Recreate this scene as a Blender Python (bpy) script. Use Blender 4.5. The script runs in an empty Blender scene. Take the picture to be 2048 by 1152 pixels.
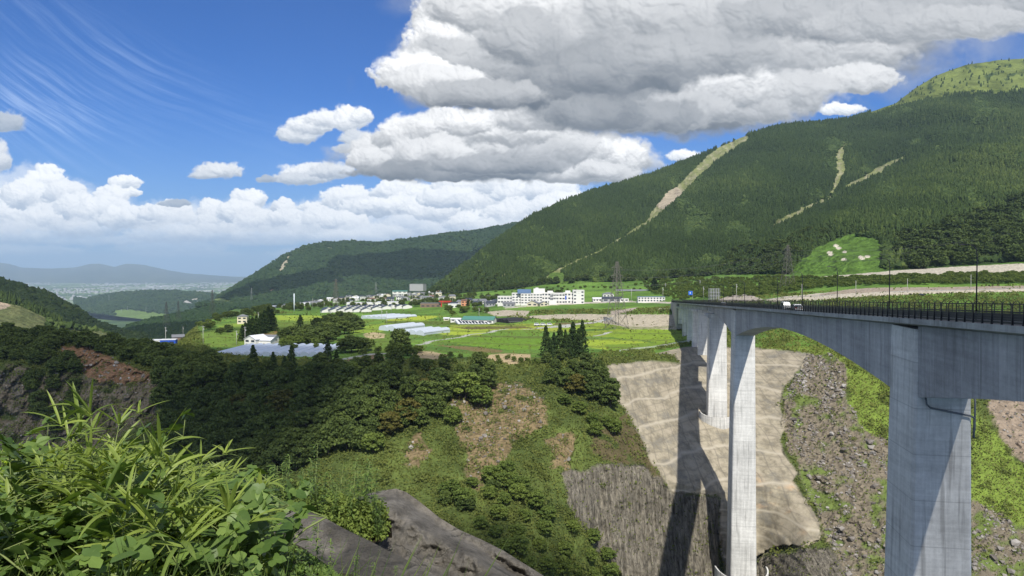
import bpy, bmesh, math, random
import numpy as np
from mathutils import Vector, Matrix

SC = bpy.context.scene
COL = SC.collection
R = math.radians
random.seed(7)
RNG = np.random.default_rng(11)

# ------------------------------------------------------------------ camera
F = 1450.0                     # focal length in pixels of the 2048-wide frame
PITCH = math.atan(35.0 / F)    # looking slightly down
cam_d = bpy.data.cameras.new("camera"); cam = bpy.data.objects.new("camera", cam_d)
COL.objects.link(cam)
cam_d.sensor_width = 36.0; cam_d.lens = F / 2048 * 36.0
cam_d.clip_start = 0.1; cam_d.clip_end = 80000
cam.location = (0, 0, 0); cam.rotation_euler = (math.pi / 2 - PITCH, 0, 0)
SC.camera = cam

# ------------------------------------------------------------------ light
SUNDIR = Vector((0.10, -0.871, 1.0)).normalized()     # towards the sun: behind and above the viewer
sl = bpy.data.lights.new("sun", 'SUN'); sl.energy = 4.8; sl.angle = R(0.53); sl.color = (1.0, 0.955, 0.88)
so = bpy.data.objects.new("sun", sl); COL.objects.link(so)
so.rotation_euler = SUNDIR.to_track_quat('Z', 'Y').to_euler()

SC.view_settings.view_transform = 'Standard'; SC.view_settings.look = 'None'
SC.view_settings.exposure = 0.30; SC.view_settings.gamma = 1.0
SC.render.engine = 'CYCLES'
cy = SC.cycles
cy.use_denoising = True
cy.max_bounces = 4; cy.diffuse_bounces = 2; cy.glossy_bounces = 2; cy.transmission_bounces = 3
cy.transparent_max_bounces = 6; cy.volume_bounces = 0
cy.use_adaptive_sampling = True
try: cy.denoiser = 'OPENIMAGEDENOISE'
except Exception: pass

# ------------------------------------------------------------------ node helper
class NT:
    def __init__(s, tree):
        s.t = tree; s.n = tree.nodes; s.l = tree.links
    def new(s, kind, **kw):
        nd = s.n.new(kind)
        for k, v in kw.items(): setattr(nd, k, v)
        return nd
    def put(s, sock, v):
        if isinstance(v, bpy.types.NodeSocket): s.l.new(v, sock)
        elif v is not None:
            if hasattr(sock, 'default_value'):
                dv = sock.default_value
                if hasattr(dv, '__len__') and not hasattr(v, '__len__'): v = [v] * len(dv)
                if hasattr(dv, '__len__') and len(dv) == 4 and len(v) == 3: v = (*v, 1.0)
                sock.default_value = v
    def math(s, op, a, b=None, c=None, clamp=False):
        nd = s.new('ShaderNodeMath', operation=op, use_clamp=clamp)
        s.put(nd.inputs[0], a)
        if b is not None: s.put(nd.inputs[1], b)
        if c is not None: s.put(nd.inputs[2], c)
        return nd.outputs[0]
    def vmath(s, op, a, b=None, scale=None):
        nd = s.new('ShaderNodeVectorMath', operation=op)
        s.put(nd.inputs[0], a)
        if b is not None: s.put(nd.inputs[1], b)
        if scale is not None: s.put(nd.inputs['Scale'], scale)
        return nd.outputs['Value'] if op in ('LENGTH', 'DOT_PRODUCT', 'DISTANCE') else nd.outputs['Vector']
    def noise(s, vec, scale, detail=3, rough=0.5, dist=0.0, out=0, lac=2.0):
        nd = s.new('ShaderNodeTexNoise'); s.put(nd.inputs['Vector'], vec)
        nd.inputs['Scale'].default_value = scale; nd.inputs['Detail'].default_value = detail
        nd.inputs['Roughness'].default_value = rough; nd.inputs['Distortion'].default_value = dist
        nd.inputs['Lacunarity'].default_value = lac
        return nd.outputs[out]
    def voronoi(s, vec, scale, feature='F1', rand=1.0, out='Distance', detail=0.0, smooth=None):
        nd = s.new('ShaderNodeTexVoronoi', feature=feature); s.put(nd.inputs['Vector'], vec)
        nd.inputs['Scale'].default_value = scale
        if 'Detail' in nd.inputs and feature in ('F1', 'F2', 'SMOOTH_F1'): nd.inputs['Detail'].default_value = detail
        if 'Randomness' in nd.inputs: nd.inputs['Randomness'].default_value = rand
        return nd.outputs[out]
    def mapr(s, v, a, b, c=0.0, d=1.0, smooth=False):
        nd = s.new('ShaderNodeMapRange'); nd.clamp = True
        if smooth: nd.interpolation_type = 'SMOOTHSTEP'
        s.put(nd.inputs[0], v)
        for i, x in zip((1, 2, 3, 4), (a, b, c, d)): s.put(nd.inputs[i], x)
        return nd.outputs[0]
    def mix(s, f, a, b, mode='MIX'):
        nd = s.new('ShaderNodeMix', data_type='RGBA', blend_type=mode)
        s.put(nd.inputs[0], f); s.put(nd.inputs[6], a); s.put(nd.inputs[7], b)
        return nd.outputs[2]
    def xyz(s, v):
        nd = s.new('ShaderNodeSeparateXYZ'); s.put(nd.inputs[0], v); return nd.outputs
    def comb(s, x, y, z):
        nd = s.new('ShaderNodeCombineXYZ')
        for i, q in enumerate((x, y, z)): s.put(nd.inputs[i], q)
        return nd.outputs[0]
    def attr(s, name, out='Color'):
        nd = s.new('ShaderNodeAttribute', attribute_name=name); return nd.outputs[out]
    def pos(s): return s.new('ShaderNodeNewGeometry').outputs['Position']
    def bump(s, h, strength=0.5, dist=1.0, nrm=None):
        nd = s.new('ShaderNodeBump'); nd.inputs['Strength'].default_value = strength
        nd.inputs['Distance'].default_value = dist; s.put(nd.inputs['Height'], h)
        if nrm is not None: s.put(nd.inputs['Normal'], nrm)
        return nd.outputs[0]

# ------------------------------------------------------------------ noise in numpy
_perm = np.random.default_rng(3).permutation(4096)
_ga = np.random.default_rng(4).uniform(0, 2 * math.pi, 4096)
_GX, _GY = np.cos(_ga), np.sin(_ga)
def perlin(x, y, seed=0):
    xi = np.floor(x).astype(np.int64); yi = np.floor(y).astype(np.int64)
    fx = x - xi; fy = y - yi
    ux = fx * fx * fx * (fx * (fx * 6 - 15) + 10); uy = fy * fy * fy * (fy * (fy * 6 - 15) + 10)
    def g(ix, iy, dx, dy):
        h = _perm[(ix + _perm[(iy + seed * 131) & 4095]) & 4095]
        return _GX[h] * dx + _GY[h] * dy
    a = g(xi, yi, fx, fy); b = g(xi + 1, yi, fx - 1, fy); c = g(xi, yi + 1, fx, fy - 1); d = g(xi + 1, yi + 1, fx - 1, fy - 1)
    a = a + (b - a) * ux; c = c + (d - c) * ux
    return (a + (c - a) * uy) * 1.5          # about -1 .. 1
def fbm(x, y, oct=5, gain=.5, seed=0, kind=0):
    s = 0; amp = 1.0; tot = 0
    for k in range(oct):
        n = perlin(x * 2 ** k + 17.3 * k, y * 2 ** k - 9.1 * k, seed + k)
        if kind == 1: n = 1 - 2 * np.abs(n)                      # ridged
        elif kind == 2: n = 2 * np.minimum(np.abs(n) * 1.4, 1) - 1   # billow
        s = s + amp * n; tot += amp; amp *= gain
    return s / tot
def domes(x, y, seed=0):
    out = 0; tot = 0
    for k, wgt in enumerate((.50, .28, .15, .07)):
        f = 2.05 ** k; X = x * f + 5.7 * k; Y = y * f - 3.3 * k
        xi = np.floor(X).astype(np.int64); yi = np.floor(Y).astype(np.int64); best = np.full(X.shape, 9.0)
        for i in (-1, 0, 1):
            for j in (-1, 0, 1):
                hh = _perm[(xi + i + _perm[(yi + j + seed * 71 + k * 13) & 4095]) & 4095]
                cx = xi + i + .5 + .45 * _GX[hh]; cyy = yi + j + .5 + .45 * _GY[(hh + 999) & 4095]
                best = np.minimum(best, (X - cx) ** 2 + (Y - cyy) ** 2)
        out = out + wgt * np.sqrt(np.clip(1 - best / 1.1, 0, 1)); tot += wgt
    return out / tot
def blur(a, n):
    for _ in range(n):
        p = np.pad(a, 1, mode='edge')
        a = (p[:-2, 1:-1] + p[2:, 1:-1] + p[1:-1, :-2] + p[1:-1, 2:] + 2 * p[1:-1, 1:-1]) / 6
    return a
def sstep(a, b, x):
    t = np.clip((x - a) / (b - a), 0, 1); return t * t * (3 - 2 * t)

# ------------------------------------------------------------------ sky with clouds
W = bpy.data.worlds.new("World"); SC.world = W; W.use_nodes = True
CU0, CU1, CV0, CV1 = -0.90, 0.90, -0.02, 0.46          # extent of the cloud field: direction x/y and z/y
def cloud_field():
    NX, NY = 2448, 680
    u = np.linspace(CU0, CU1, NX); v = np.linspace(CV0, CV1, NY)
    PXA = u * F + 1024; PYA = 541 - v * F
    rgb = np.zeros((NY, NX, 3)); al = np.zeros((NY, NX))
    rnd = np.random.default_rng(5)
    def puff(cx, cy, rx, ry, top, base, sc=None, edge=.22, flat=1.5, seed=None, blue=0.0, opac=1.0, torn=1.0):
        """one heap of cloud, drawn over what is already there: a sunlit top, a base in its own shade"""
        sc = sc or max(14, .55 * min(rx, ry * 1.6)); seed = int(rnd.integers(1, 900)) if seed is None else seed
        i0, i1 = np.searchsorted(PXA, [cx - rx * 1.75, cx + rx * 1.75]); j0, j1 = np.searchsorted(-PYA, [-(cy + ry * 1.9), -(cy - ry * 1.9)])
        if i1 - i0 < 4 or j1 - j0 < 4: return
        px = PXA[None, i0:i1].repeat(j1 - j0, 0); py = PYA[j0:j1, None].repeat(i1 - i0, 1)
        wx = fbm(px / (sc * 1.6), py / (sc * 1.6), 4, .5, seed + 40) * sc * .5
        wy = fbm(px / (sc * 1.6), py / (sc * 1.6), 4, .5, seed + 50) * sc * .4
        X = px + wx; Y = py + wy
        dy = (Y - cy) / ry; dyb = np.where(dy > 0, dy * flat, dy)
        m = 1 - ((X - cx) / rx) ** 2 - dyb ** 2
        dom = domes(X / sc, Y / sc * 1.1, seed); soft = fbm(X / (sc * 1.2), Y / (sc * 1.2) * 1.2, 7, .57, seed + 9)
        T = m + (dom - .55) * 1.0 + soft * .75 * torn + fbm(px / max(9, sc * .35), py / max(8, sc * .3), 4, .6, seed + 70) * .30 * torn
        ew = edge * (1 + max(0, sc - 34) / 30) * (1 + 1.6 * sstep(-.2, .6, fbm(px / (sc * 1.8), py / (sc * 1.3), 2, .5, seed + 33)) * torn)
        a = sstep(-ew, ew, T) * opac
        h = blur(np.sqrt(np.clip(m + soft * .4 + .5, .02, None)) * ry * .85 + dom * sc * .62 + soft * sc * .14, max(1, int(sc / 9)))
        gy, gx = np.gradient(h); nz = 1 / np.sqrt(1 + gx ** 2 + gy ** 2)
        lam = np.clip(((-gx * .25 - gy * .60 + .76) * nz) * .85 + .12, 0, 1)
        g = sstep(-.75, .75, dy + soft * .55 - (dom - .5) * .55)
        g2 = fbm(X / (sc * 2.3), Y / (sc * 1.7), 4, .5, seed + 60)
        br = (top + (base * .8 - top) * g) * (.56 + .44 * lam) + g2 * (.10 + .0012 * sc) * (top - base + .4)
        thin = 1 - sstep(0, .45, T)
        br = np.clip(br + thin * .10 * (1 - br), 0.02, 1)
        cold = np.array((0.105, 0.128, 0.158)) * (1 - blue) + np.array((0.29, 0.40, 0.57)) * blue
        warm = np.array((0.99, 0.99, 0.99)) * (1 - blue * .35) + np.array((0.88, 0.93, 0.98)) * blue * .35
        c = cold + (warm - cold) * br[..., None]
        A = a[..., None]
        rgb[j0:j1, i0:i1] = rgb[j0:j1, i0:i1] * (1 - A) + c * A
        al[j0:j1, i0:i1] = al[j0:j1, i0:i1] * (1 - a) + a
    # centre x, centre y, radius x, radius y (directions in pixels of the 2048 frame), brightness of top and base
    for k in range(26):                                                    # hazy far rows
        x = rnd.uniform(-150, 1150); y = rnd.uniform(462, 512); puff(x, y, rnd.uniform(50, 130), rnd.uniform(7, 15), .62, .30, 20, .4, blue=1, opac=.62)
    for b in [(-60,430,110,70),(60,405,105,60),(170,440,100,48),(1000,425,150,60),(880,430,120,60),(770,440,130,52),(640,455,100,44),(480,455,110,45),(350,455,100,42),(1090,405,90,45)]:
        puff(*b, .82, .22, 34, .4, blue=1, opac=.60)
    for b in [(95,366,40,30),(20,430,60,46),(60,395,48,34),(130,392,42,28),(100,440,60,30),(160,420,46,30),(30,470,60,24),(190,455,50,24),(252,368,30,17),(262,388,22,12),
              (225,395,30,22),(210,425,55,30),(250,440,50,26),(150,460,50,20),(300,440,36,26),(298,432,20,14),(345,430,40,26),(372,452,50,26),(330,470,70,20),
              (430,425,34,24),(455,445,60,28),(497,405,32,27),(480,428,40,24),(520,445,50,26),(420,470,70,20),(566,418,20,20),(575,440,34,22),(620,450,40,24),(628,420,26,16),(540,475,70,20),
              (650,442,44,24),(640,470,60,20),(700,400,50,26),(745,418,60,22),(690,446,46,20),(730,470,70,22),(800,385,52,24),(838,400,44,26),(790,415,70,20),(820,455,50,26),(880,425,55,26),
              (905,465,60,22),(930,378,56,28),(900,400,60,24),(975,410,50,28),(1000,375,44,26),(1040,392,50,30),(960,450,60,28),(1050,430,70,30),(1010,465,60,24),(1100,385,50,28),(1120,420,60,34),(760,470,60,18),(700,478,70,16)]:
        puff(*b, rnd.uniform(.88, 1.0), rnd.uniform(.30, .55), max(15, b[3] * .75), .13 if b[1] < 452 else .3, blue=.8, opac=1.0 if b[1] < 452 else .55)
    for b in [(20,250,32,22,.35,.2),(0,322,26,34,.7,.4),(620,352,56,22,.85,.35),(605,360,50,13,.6,.3),(665,345,40,18,.7,.35),(438,345,44,17,.75,.35),(410,352,24,9,.6,.3),(537,360,18,8,.3,.2),(350,408,30,9,.3,.2),(1677,222,42,13,1,.7),(1365,314,30,12,1,.8),
              (598,272,36,22,.75,.4),(622,255,42,20,.9,.55),(660,242,46,19,.9,.55),(700,246,32,26,.95,.6),(724,236,20,18,.95,.6),(716,280,34,16,.6,.4),(700,300,28,10,.5,.35)]:
        puff(*b[:4], b[4], b[5], max(15, b[3] * .9), .30, blue=.55)
    # the middle cloud with its flat grey base
    for b in [(930,322,215,42,.45,.12,60),(1150,325,150,48,.62,.25,50),(1230,318,60,34,1,.5,26),(1180,350,90,22,.7,.35,30),(1120,345,110,24,.75,.35,34),(1080,300,120,50,.75,.3,40),(780,312,66,42,.85,.3,34),(830,275,70,40,.95,.45,36),(1000,310,120,44,.55,.2,50),(890,262,70,40,.90,.5,34),
              (950,300,80,36,.8,.3,34),(1010,262,90,42,.95,.5,40),(1060,240,70,34,.85,.4,36),(930,252,50,26,.95,.5,26),(860,312,80,34,.8,.3,34),(740,322,40,22,.8,.3,24),(900,345,180,20,.24,.08,40),(1000,335,120,22,.35,.14,36)]:
        puff(*b[:6], b[6], .2, torn=.9)
    # the great cloud overhead, mostly seen from below
    for b in [(1400,-60,430,150,.55,.35,120),(1750,-20,420,90,.50,.30,90),(1900,25,260,60,.42,.38,60),(2100,10,260,60,.45,.35,60),(1500,60,360,150,.40,.32,110),(1150,120,260,130,.40,.14,100),(1330,215,250,66,.30,.10,70),(1060,180,190,50,.22,.06,60),
              (1640,110,150,80,.58,.42,56),(1700,165,80,32,.72,.5,34),(1560,195,110,44,.6,.42,44),(1480,225,100,34,.5,.35,36),(1440,180,90,50,.88,.45,40),(1380,225,80,36,.55,.3,40),(1300,240,110,34,.32,.14,44),(1200,235,100,40,.24,.10,44),
              (900,45,70,70,.85,.55,40),(870,95,60,50,.95,.6,34),(960,20,90,60,.75,.5,44),(930,130,110,54,.55,.25,50),(830,150,75,38,1,.55,34),(880,170,90,34,.85,.35,36),(960,195,120,30,.45,.14,40),(1120,30,150,60,.85,.5,60),(1190,80,110,50,.6,.35,50),
              (1330,40,170,70,.62,.4,70),(1060,90,90,60,.45,.25,50),(1240,150,150,60,.28,.16,60),(1400,120,160,50,.42,.30,60),(1600,50,180,50,.42,.35,60),(1800,60,180,40,.46,.5,44),(1930,50,120,30,.5,.6,40)]:
        puff(*b[:6], b[6], .24, torn=1.1)
    return rgb, al, NX, NY
def build_world():
    w = NT(W.node_tree); w.n.clear()
    out = w.new('ShaderNodeOutputWorld'); bg = w.new('ShaderNodeBackground'); w.l.new(bg.outputs[0], out.inputs[0])
    sky = w.new('ShaderNodeTexSky'); sky.sky_type = 'NISHITA'; sky.sun_disc = False
    sky.sun_elevation = math.asin(SUNDIR.z); sky.sun_rotation = math.atan2(SUNDIR.x, SUNDIR.y)
    sky.altitude = 400; sky.air_density = 1.0; sky.dust_density = 0.3; sky.ozone_density = 2.5
    tc = w.new('ShaderNodeTexCoord'); d = tc.outputs['Generated']
    X, Y, Z = w.xyz(d)
    ay = w.math('MAXIMUM', w.math('ABSOLUTE', Y), 0.12)
    u = w.math('DIVIDE', X, ay); v = w.math('DIVIDE', Z, ay)
    uv = w.comb(u, v, 0.0)
    skyc = w.mix(1.0, sky.outputs[0], SKYTINT, 'MULTIPLY')
    skyc = w.vmath('SCALE', skyc, scale=0.088)
    hz = w.math('POWER', w.mapr(v, 0.0, 0.24, 1.0, 0.0), 1.6)
    skyc = w.mix(w.math('MULTIPLY', hz, .72), skyc, (0.27, 0.41, 0.62))
    rgb, al, NX, NY = cloud_field()
    # cirrus streaks, combed down to the right in the upper left of the view
    uu = np.linspace(CU0, CU1, NX)[None, :]; vv = np.linspace(CV0, CV1, NY)[:, None]
    px = uu * F + 1024 + 0 * vv; py = 541 - vv * F + 0 * uu
    an = R(36) ; wob = fbm(px / 420, py / 320, 3, .5, 77) * 30
    along = (px * math.cos(an) + py * math.sin(an)) + wob; across = (-px * math.sin(an) + py * math.cos(an)) + wob + 0.00035 * (px - 60) ** 2
    n = fbm(along / 260, across / 13, 6, .62, 70); n2 = fbm(along / 90, across / 5, 4, .6, 71)
    c = sstep(-.35, .75, n + .35 * n2)
    m1 = np.exp(-((px - 90) / 150) ** 2 - ((py - 215 - .25 * (px - 90)) / 78) ** 2) * .8
    m2 = np.exp(-((px - 230) / 300) ** 2 - ((py - 110 - .5 * (px - 230)) / 60) ** 2) * .17
    ca = c * (m1 * .62 + m2)
    ca = ca * (1 - al)
    A = al + ca
    rgb = (rgb * 1.0 + np.array((.56, .70, .95)) * ca[..., None]) / np.maximum(A, 1e-4)[..., None]
    img = bpy.data.images.new("cloud_field", NX, NY, alpha=True, float_buffer=True)
    img.colorspace_settings.name = 'Non-Color'
    buf = np.zeros((NY, NX, 4), np.float32); buf[..., :3] = rgb; buf[..., 3] = 1
    img.pixels.foreach_set(buf.ravel())
    im2 = bpy.data.images.new("cloud_cover", NX, NY, alpha=False, float_buffer=True); im2.colorspace_settings.name = 'Non-Color'
    buf[..., :3] = A[..., None]; buf[0] = 0; buf[-1, :, :3] *= .5; buf[..., 3] = 1
    im2.pixels.foreach_set(buf.ravel())
    tx = w.mapr(u, CU0, CU1, 0, 1); ty = w.mapr(v, CV0, CV1, 0, 1)
    for nd in (tx.node, ty.node): nd.clamp = False
    tv = w.comb(tx, ty, 0)
    t1 = w.new('ShaderNodeTexImage', image=img, extension='EXTEND'); w.put(t1.inputs[0], tv)
    t2 = w.new('ShaderNodeTexImage', image=im2, extension='EXTEND'); w.put(t2.inputs[0], tv)
    cc = t1.outputs[0]
    cc = w.mix(w.mapr(v, .0, .075, .50, 0), cc, (0.38, 0.50, 0.68))
    col = w.mix(w.math('MULTIPLY', t2.outputs[0], w.mapr(v, .0, .05, .30, 1.0)), skyc, cc)
    # the rest of the sky, beside, above and behind the view: broken cloud of the same kind
    nz = w.noise(d, 2.6, 3, .55); cl2 = w.mapr(nz, .44, .60, 0, 1, True)
    oth = w.mix(w.math('MULTIPLY', cl2, .85), skyc, (0.66, 0.66, 0.66))
    side = w.math('MAXIMUM', w.math('MAXIMUM', w.mapr(w.math('ABSOLUTE', u), .84, .90), w.mapr(v, .42, .455)), w.mapr(Y, .05, -.02, 0, 1))
    side = w.math('MULTIPLY', side, w.mapr(Z, -.02, .02))
    col = w.mix(side, col, oth)
    w.l.new(col, bg.inputs['Color'])
    bg.inputs['Strength'].default_value = 1.0
    W.cycles.sampling_method = 'MANUAL'; W.cycles.sample_map_resolution = 512
SKYTINT = (0.27, 0.56, 1.04)
build_world()
# ------------------------------------------------------------------ places: pixel of the sketch + distance -> point
_cp, _sp = math.cos(PITCH), math.sin(PITCH)
def P(px, py, Y):
    """world point seen at px,py at horizontal distance Y (arrays allowed)"""
    u = (np.asarray(px, float) - 1024) / F; v = (np.asarray(py, float) - 576) / F
    dy = _cp - v * _sp; dz = -_sp - v * _cp
    Y = np.asarray(Y, float)
    return np.stack(np.broadcast_arrays(u * Y / dy, Y, dz * Y / dy), -1)
def pxpy(p):
    p = np.asarray(p, float); X, Y, Z = p[..., 0], p[..., 1], p[..., 2]
    dep = Y * _cp - Z * _sp; up = Y * _sp + Z * _cp
    return 1024 + F * X / dep, 576 - F * up / dep

def setp(o, label=None, cat=None, group=None, kind=None):
    if label: o["label"] = label
    if cat: o["category"] = cat
    if group: o["group"] = group
    if kind: o["kind"] = kind
    return o
def mesh_np(name, V, Fc, mat, parent=None, smooth=False, attrs=None, cols=None, link=True):
    """V (n,3), Fc list of (k,m) int arrays (quads and/or tris)"""
    V = np.ascontiguousarray(V, np.float32)
    if not isinstance(Fc, (list, tuple)): Fc = [Fc]
    Fc = [np.asarray(f, np.int32) for f in Fc if len(f)]
    me = bpy.data.meshes.new(name)
    me.vertices.add(len(V)); me.vertices.foreach_set('co', V.ravel())
    loops = np.concatenate([f.ravel() for f in Fc]); tot = np.concatenate([np.full(len(f), f.shape[1], np.int32) for f in Fc])
    start = np.concatenate([[0], np.cumsum(tot)[:-1]]).astype(np.int32)
    me.loops.add(len(loops)); me.loops.foreach_set('vertex_index', loops)
    me.polygons.add(len(tot)); me.polygons.foreach_set('loop_start', start)
    try: me.polygons.foreach_set('loop_total', tot)
    except Exception: pass
    me.update(calc_edges=True)
    me.polygons.foreach_set('use_smooth', np.full(len(tot), smooth, bool))
    for k, a in (attrs or {}).items():
        at = me.attributes.new(k, 'FLOAT', 'POINT'); at.data.foreach_set('value', np.ascontiguousarray(a, np.float32))
    for k, a in (cols or {}).items():
        at = me.attributes.new(k, 'FLOAT_COLOR', 'POINT'); b = np.ones((len(V), 4), np.float32); b[:, :3] = a; at.data.foreach_set('color', b.ravel())
    if mat: me.materials.append(mat)
    o = bpy.data.objects.new(name, me)
    if link: COL.objects.link(o)
    if parent: o.parent = parent
    return o
def empty(name, loc, rz=0.0):
    o = bpy.data.objects.new(name, None); COL.objects.link(o); o.location = loc; o.rotation_euler = (0, 0, rz); o.empty_display_size = .5
    return o
class MB:
    """collects boxes, prisms and tubes into one mesh"""
    def __init__(s): s.v = []; s.f = []; s.n = 0
    def add(s, V, Fs):
        s.v.append(np.asarray(V, float)); s.f += [[i + s.n for i in f] for f in Fs]; s.n += len(V)
    def box(s, a, b, M=None):
        x0, y0, z0 = a; x1, y1, z1 = b
        V = np.array([(x0,y0,z0),(x1,y0,z0),(x1,y1,z0),(x0,y1,z0),(x0,y0,z1),(x1,y0,z1),(x1,y1,z1),(x0,y1,z1)], float)
        if M is not None: V = np.array([M @ Vector(q) for q in V])
        s.add(V, [(0,3,2,1),(4,5,6,7),(0,1,5,4),(1,2,6,5),(2,3,7,6),(3,0,4,7)])
    def hexa(s, V): s.add(V, [(0,3,2,1),(4,5,6,7),(0,1,5,4),(1,2,6,5),(2,3,7,6),(3,0,4,7)])
    def prism(s, poly, axis_pts):
        """poly: list of k corner-lists swept: axis_pts rings already 3D, each the same length"""
        k = len(axis_pts[0]); V = np.concatenate([np.asarray(r, float) for r in axis_pts]); Fs = []
        for j in range(len(axis_pts) - 1):
            for i in range(k): Fs.append((j*k+i, j*k+(i+1)%k, (j+1)*k+(i+1)%k, (j+1)*k+i))
        Fs.append(tuple(range(k))[::-1]); Fs.append(tuple((len(axis_pts)-1)*k+i for i in range(k)))
        s.add(V, Fs)
    def tube(s, pts, r, n=6):
        pts = [Vector(p) for p in pts]; rr = r if hasattr(r, '__len__') else [r] * len(pts); rings = []
        for i, p in enumerate(pts):
            t = (pts[min(i+1, len(pts)-1)] - pts[max(i-1, 0)]).normalized()
            a = t.orthogonal().normalized() if abs(t.z) > .9 else t.cross(Vector((0,0,1))).normalized(); b = t.cross(a)
            rings.append([tuple(p + (a*math.cos(q*2*math.pi/n) + b*math.sin(q*2*math.pi/n)) * rr[i]) for q in range(n)])
        s.prism(None, rings)
    def bar(s, a, b, w, h=None):
        """square bar between two points"""
        a = Vector(a); b = Vector(b); t = (b - a).normalized(); h = h or w
        x = t.cross(Vector((0,0,1))); x = x.normalized() if x.length > 1e-4 else Vector((1,0,0)); y = x.cross(t)
        q = lambda p: [tuple(p + x*sx*w/2 + y*sy*h/2) for sx, sy in ((-1,-1),(1,-1),(1,1),(-1,1))]
        s.prism(None, [q(a), q(b)])
    def build(s, name, mat, parent=None, smooth=False, link=True):
        me = bpy.data.meshes.new(name); V = np.concatenate(s.v)
        me.from_pydata(V.tolist(), [], s.f); me.update()
        if smooth: me.polygons.foreach_set('use_smooth', np.full(len(me.polygons), True, bool))
        if mat: me.materials.append(mat)
        o = bpy.data.objects.new(name, me)
        if link: COL.objects.link(o)
        if parent: o.parent = parent
        return o

def inpoly(x, y, poly):
    x = np.asarray(x); y = np.asarray(y); ins = np.zeros(np.broadcast(x, y).shape, bool); n = len(poly)
    for i in range(n):
        x0, y0 = poly[i]; x1, y1 = poly[(i + 1) % n]
        if y0 == y1: continue
        c = ((y0 > y) != (y1 > y)) & (x < (x1 - x0) * (y - y0) / (y1 - y0) + x0)
        ins ^= c
    return ins

# ------------------------------------------------------------------ materials
MATS = {}
def newmat(name, rough=.9, spec=.2):
    m = bpy.data.materials.new(name); m.use_nodes = True; t = NT(m.node_tree)
    b = m.node_tree.nodes['Principled BSDF']; b.inputs['Roughness'].default_value = rough
    b.inputs['Specular IOR Level'].default_value = spec
    MATS[name] = m
    return m, t, b
def simple(name, col, rough=.8, spec=.3, metal=0.0, var=.12, scale=.6):
    m, t, b = newmat(name, rough, spec)
    n = t.noise(t.pos(), scale, 4, .6)
    c = t.mix(n, tuple(max(0, x * (1 - var)) for x in col), tuple(min(1, x * (1 + var)) for x in col))
    t.put(b.inputs['Base Color'], c); b.inputs['Metallic'].default_value = metal
    return m
def foliage_mat(name, col, col2, trans=.25, rough=.7, nscale=.12, spec=.12):
    """leaf surface: attribute 'tint' varies it leaf by leaf, object random varies it plant by plant"""
    m, t, b = newmat(name, rough, spec)
    a = t.attr('tint', 'Fac'); rnd = t.new('ShaderNodeObjectInfo').outputs['Random']
    n = t.noise(t.pos(), nscale, 3, .6)
    f = t.math('ADD', t.math('MULTIPLY', a, .6), t.math('MULTIPLY', rnd, .35)); f = t.math('ADD', f, t.math('MULTIPLY', t.math('SUBTRACT', n, .5), .7), clamp=True)
    c = t.mix(f, col, col2)
    t.put(b.inputs['Base Color'], c)
    if trans > 0:
        tr = t.new('ShaderNodeBsdfTranslucent'); t.put(tr.inputs[0], t.mix(1.0, c, (1.15, 1.2, .5), 'MULTIPLY'))
        mx = t.new('ShaderNodeMixShader'); mx.inputs[0].default_value = trans
        t.l.new(b.outputs[0], mx.inputs[1]); t.l.new(tr.outputs[0], mx.inputs[2])
        t.l.new(mx.outputs[0], m.node_tree.nodes['Material Output'].inputs[0])
    return m

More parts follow.
